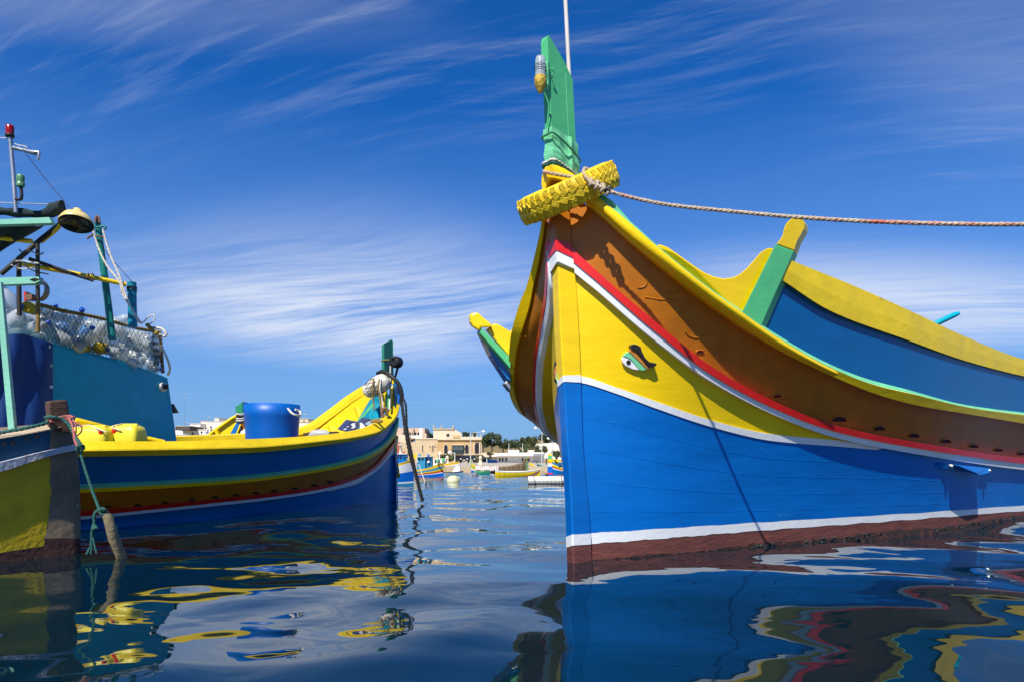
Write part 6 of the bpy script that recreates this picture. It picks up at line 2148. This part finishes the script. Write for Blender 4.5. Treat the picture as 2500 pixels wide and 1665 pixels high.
e = side_boat('skiff', 'pale blue skiff with white spray hood near the cream buoy', (1080, 1100, 1118, 1131), (1152, 1152, 1151, 1149), 1159.5, 29, 0.5,
              [(0, 0.2, mat('dark gunwale', (0.07, 0.08, 0.09), 0.6), 'rail_band'), (0.2, 1, mat('pale blue paint', (0.28, 0.48, 0.58), 0.4), 'hull_planking')], MATS['dark gunwale'])
MB().prism([P(x, y, 29) for x, y in ((1103, 1152), (1112, 1138), (1121, 1129), (1119, 1136), (1123, 1138), (1123, 1152))], Vector((0, 0.25, 0))).build('spray_hood', WHITEW, e)

e = side_boat('luzzu', 'narrow striped boat bow with green post behind the grey buoy', (1185, 1172, 1160, 1150), (1143, 1142, 1138, 1130), 1153, 36, 0.7,
              [(0, 0.2, YEL, 'rail_band'), (0.2, 0.35, GRN, 'wash_strake'), (0.35, 0.5, YEL, 'lower_rail'), (0.5, 0.62, WHT, 'white_strake'), (0.62, 1, FBL, 'hull_planking')], YEL)
MB().tube([P(1150.5, 1132, 36), P(1150.5, 1125, 36)], 0.035, 6).build('stem_head', GRN, e)
cov = MB()
rows = []
for j in range(7):
    t = j / 6
    rows.append([P(x, 1138 + 17 * t + 1.2 * math.sin(x * 0.3), 35.3 - 0.5 * math.sin(math.pi * t) + 0.05 * math.sin(x * 0.9)) for x in np.linspace(1160, 1217, 30)])
TARPM = bpy.data.materials.new('striped net cover')
TARPM.use_nodes = True
bsdf = TARPM.node_tree.nodes['Principled BSDF']
bsdf.inputs['Roughness'].default_value = 0.9
tcn = N(TARPM.node_tree, 'ShaderNodeTexCoord')
sp = N(TARPM.node_tree, 'ShaderNodeSeparateXYZ')
TARPM.node_tree.links.new(tcn.outputs['Object'], sp.inputs[0])
wv = N(TARPM.node_tree, 'ShaderNodeTexWave')
wv.inputs['Scale'].default_value = 2.6
wv.inputs['Distortion'].default_value = 3
TARPM.node_tree.links.new(tcn.outputs['Object'], wv.inputs['Vector'])
rpn = N(TARPM.node_tree, 'ShaderNodeValToRGB')
rpn.color_ramp.elements[0].color = (0.66, 0.62, 0.58, 1)
rpn.color_ramp.elements[0].position = 0.6
rpn.color_ramp.elements[1].color = (0.52, 0.20, 0.16, 1)
rpn.color_ramp.elements[1].position = 0.8
TARPM.node_tree.links.new(wv.outputs['Fac'], rpn.inputs[0])
TARPM.node_tree.links.new(rpn.outputs[0], bsdf.inputs['Base Color'])
single('net_heap', MB().grid(rows), TARPM, 'long heap of white and red striped nets on the quay edge', 'nets')
e = side_boat('skiff', 'small green rowing boat under the striped nets', (1158, 1172, 1186, 1197), (1150, 1150.5, 1150, 1149), 1157.5, 31, 0.4,
              [(0, 0.25, GRN, 'rail_band'), (0.25, 1, mat('sea green hull', (0.03, 0.30, 0.19), 0.5), 'hull_planking')], GRN)

e = side_boat('rowing_boat', 'yellow rowing boat with white rim and brown keel line', (1209, 1240, 1275, 1300, 1319), (1148, 1150.5, 1150.5, 1149, 1144.5), 1161.5, 26.8, 0.62,
              [(0, 0.14, WHT, 'white_rim'), (0.14, 0.84, mat('clean yellow paint', (0.82, 0.62, 0.01), 0.35), 'hull_planking'), (0.84, 1, mat('brown keel paint', (0.15, 0.06, 0.035), 0.7), 'keel_band')], WHT, stern=0.75)
MB().prism([P(x, y, 26.45) for x, y in ((1275, 1163), (1300, 1156), (1318, 1147), (1319, 1150), (1310, 1159), (1296, 1163))], Vector((0, 0.05, 0))).build('keel_patch', MATS['brown keel paint'], e)
for x in (1219, 1231):
    MB().tube(resample([P(x, 1149, 26.4), P(x + 1, 1158, 26.4), P(x + (4 if x < 1225 else -4), 1161, 26.4)], 0.03), 0.005, 5).build('rope_loop', ROPE_B, e)
# brown nets hung up behind the yellow rowing boat
mb = MB()
TOPN = Curve1([(1215, 1139), (1240, 1137), (1262, 1132), (1277, 1126), (1283, 1118), (1290, 1122)])
Yn = 35.4
for k in range(27):
    x = 1216 + k * 2.8
    mb.tube([P(x, TOPN(x), Yn), P(x + 1, 1148, Yn + 0.1)], 0.010, 4, caps=False)
for k in range(9):
    t = k / 8
    mb.tube([P(x, TOPN(x) * (1 - t) + 1148 * t, Yn + 0.05 * math.sin(x)) for x in np.linspace(1216, 1290, 18)], 0.009, 4, caps=False)
nt = single('hanging_net', mb, mat('tan net', (0.26, 0.19, 0.11), 0.95, var=0.3), 'tan fishing net hung up behind the yellow rowing boat', 'net')
rows = [[P(x, TOPN(x) * (1 - t) + 1148 * t + 0.5, Yn + 0.18 + 0.12 * math.sin(x * 0.5 + 2 * t)) for x in np.linspace(1218, 1288, 24)] for t in np.linspace(0.12, 1, 7)]
MB().grid(rows).build('net_folds', mat('folded tan net', (0.24, 0.175, 0.10), 0.95, var=0.45, scale=6, bump=0.5, bscale=20), nt)
MB().tube([P(1286, 1150, Yn), P(1286, 1112, Yn)], 0.03, 6).build('net_post', GRN, nt)
MB().lathe(P(1286, 1119, Yn), (1, 0, 0.2), [(0.03, -0.1), (0.06, 0), (0.03, 0.12)], 8).build('net_bundle', ROPE_O, nt)

e = side_boat('luzzu', 'small yellow and blue boat bow right of the hanging net', (1330, 1318, 1305, 1293), (1141, 1140, 1136, 1128), 1147.5, 44, 0.9,
              [(0, 0.25, YEL, 'rail_band'), (0.25, 0.35, BRN, 'brown_strake'), (0.35, 0.5, YEL, 'lower_rail'), (0.5, 0.6, WHT, 'white_strake'), (0.6, 1, FBL, 'hull_planking')], YEL)
e = side_boat('harbour_boat', 'dark green boat bow left of the far striped luzzu', (1362, 1345, 1327, 1311), (1138, 1137.5, 1136, 1130), 1149, 41, 0.9,
              [(0, 0.12, mat('pale green paint', (0.25, 0.42, 0.36), 0.5), 'rail_band'), (0.12, 1, mat('bottle green paint', (0.012, 0.045, 0.042), 0.5), 'hull_planking')], MATS['pale green paint'])
MB().tube([P(1311, 1131, 41), P(1311, 1126, 41)], 0.03, 6).build('stem_head', DARK, e)
e = side_boat('luzzu', 'striped luzzu with yellow, green and white post next to the large blue bow', (1430, 1400, 1370, 1345), (1138, 1138, 1134, 1118), 1156, 32.3, 1.0,
              [(0, 0.14, YEL, 'rail_band'), (0.14, 0.3, FTE, 'wash_strake'), (0.3, 0.42, YEL, 'lower_rail'), (0.42, 0.5, BRN, 'brown_strake'), (0.5, 0.54, RED, 'red_strake'), (0.54, 0.6, WHT, 'white_strake'), (0.6, 0.92, BLU2, 'hull_planking'), (0.92, 1, RED, 'boot_band')], YEL)
for y0, y1, m in ((1107, 1111.5, YEL), (1111.5, 1120, GRN), (1120, 1128, YEL), (1128, 1130, RED), (1130, 1138, WHT), (1138, 1153.5, FBL), (1153.5, 1157, RED)):
    wdt = 4.2 + (y0 - 1107) * 0.05
    rect(1343 - wdt, y0, 1343 + wdt, y1, 32.2, 0.25, m, 'stem_band', e, 0.0)
MB().prism([P(x, y, 31.9) for x, y in ((1352, 1118), (1372, 1126), (1385, 1128), (1385, 1132), (1365, 1131))], Vector((0, 0.2, 0))).build('bow_bulwark', YEL, e)
MB().prism([P(x, y, 31.85) for x, y in ((1362, 1127), (1385, 1130), (1385, 1136), (1363, 1133))], Vector((0, 0.05, 0))).build('wash_board', BLU2, e)

# buoys and floats
single('buoy', MB().lathe(P(1106.5, 1176, 1000 / 52.0), Z, [(0.17, -0.08), (0.188, 0.0), (0.186, 0.05), (0.16, 0.12), (0.11, 0.165), (0.05, 0.185), (0.0, 0.19)], 28, caps=False), mat('cream buoy plastic', (0.56, 0.55, 0.33), 0.5, var=0.15, scale=5, wear=(0.30, 0.30, 0.16), wear_amt=0.04, wear_scale=6), 'large cream mooring buoy in the channel', 'buoy')
single('buoy', MB().lathe(P(1159.5, 1161, 27.5), Z, [(0.11, -0.05), (0.125, 0.02), (0.115, 0.09), (0.07, 0.14), (0.0, 0.16)], 20, caps=False), mat('grey buoy plastic', (0.16, 0.17, 0.19), 0.5, var=0.2), 'grey round buoy near the striped nets', 'buoy')
single('buoy', MB().lathe(P(1335, 1161, 27.5), Z, [(0.05, -0.03), (0.07, 0.01), (0.06, 0.06), (0.0, 0.09)], 16, caps=False), BLACK, 'small black buoy below the dark green boat', 'buoy')
bl = MB().tube([P(1322, 1147, 28), P(1331, 1155, 27.5), P(1334, 1159, 27.5)], 0.006, 5)
single('mooring_line', bl, ROPE_B, 'thin dark line from the yellow rowing boat to the black buoy', 'rope')
Yf = 1000 / 57.0
ff = empty('tube_float', P(1335, 1172, Yf), 'long white netted tube float beside the large blue bow', 'float')
r = 10.3 / F * Yf
MB().lathe(P(1289, 1172, Yf), (1, 0, 0), [(r * 0.9, 0), (r, 0.02), (r, 0.5), (r, 1.15), (r * 0.9, 1.17)], 24).build('float_body', mat('white float foam', (0.72, 0.70, 0.63), 0.6, var=0.1, wear=(0.5, 0.46, 0.36), wear_amt=0.05, wear_scale=5), ff)
mb = MB()
for i in range(11):
    c = P(1289 + i * 9.5, 1172, Yf)
    mb.tube([c + Vector((0, math.cos(a), math.sin(a))) * (r + 0.003) for a in np.linspace(0, 6.28, 25)], 0.0025, 4, caps=False)
for a in np.linspace(0.3, 6.2, 9):
    mb.tube([P(1289, 1172, Yf) + Vector((x, math.cos(a) * (r + 0.003), math.sin(a) * (r + 0.003))) for x in (0, 0.5, 1.17)], 0.002, 4, caps=False)
mb.build('float_net', mat('old net twine', (0, 0, 0)), ff, kind='stuff')
for x in (1303, 1370):
    MB().tube(resample([P(x, 1162, Yf - 0.05), P(x + 1, 1168, Yf - r - 0.01), P(x + 3, 1176, Yf - r - 0.01), P(x + 5, 1182, Yf - 0.06)], 0.02), 0.009, 6).build('float_tie', ROPE_B, ff)
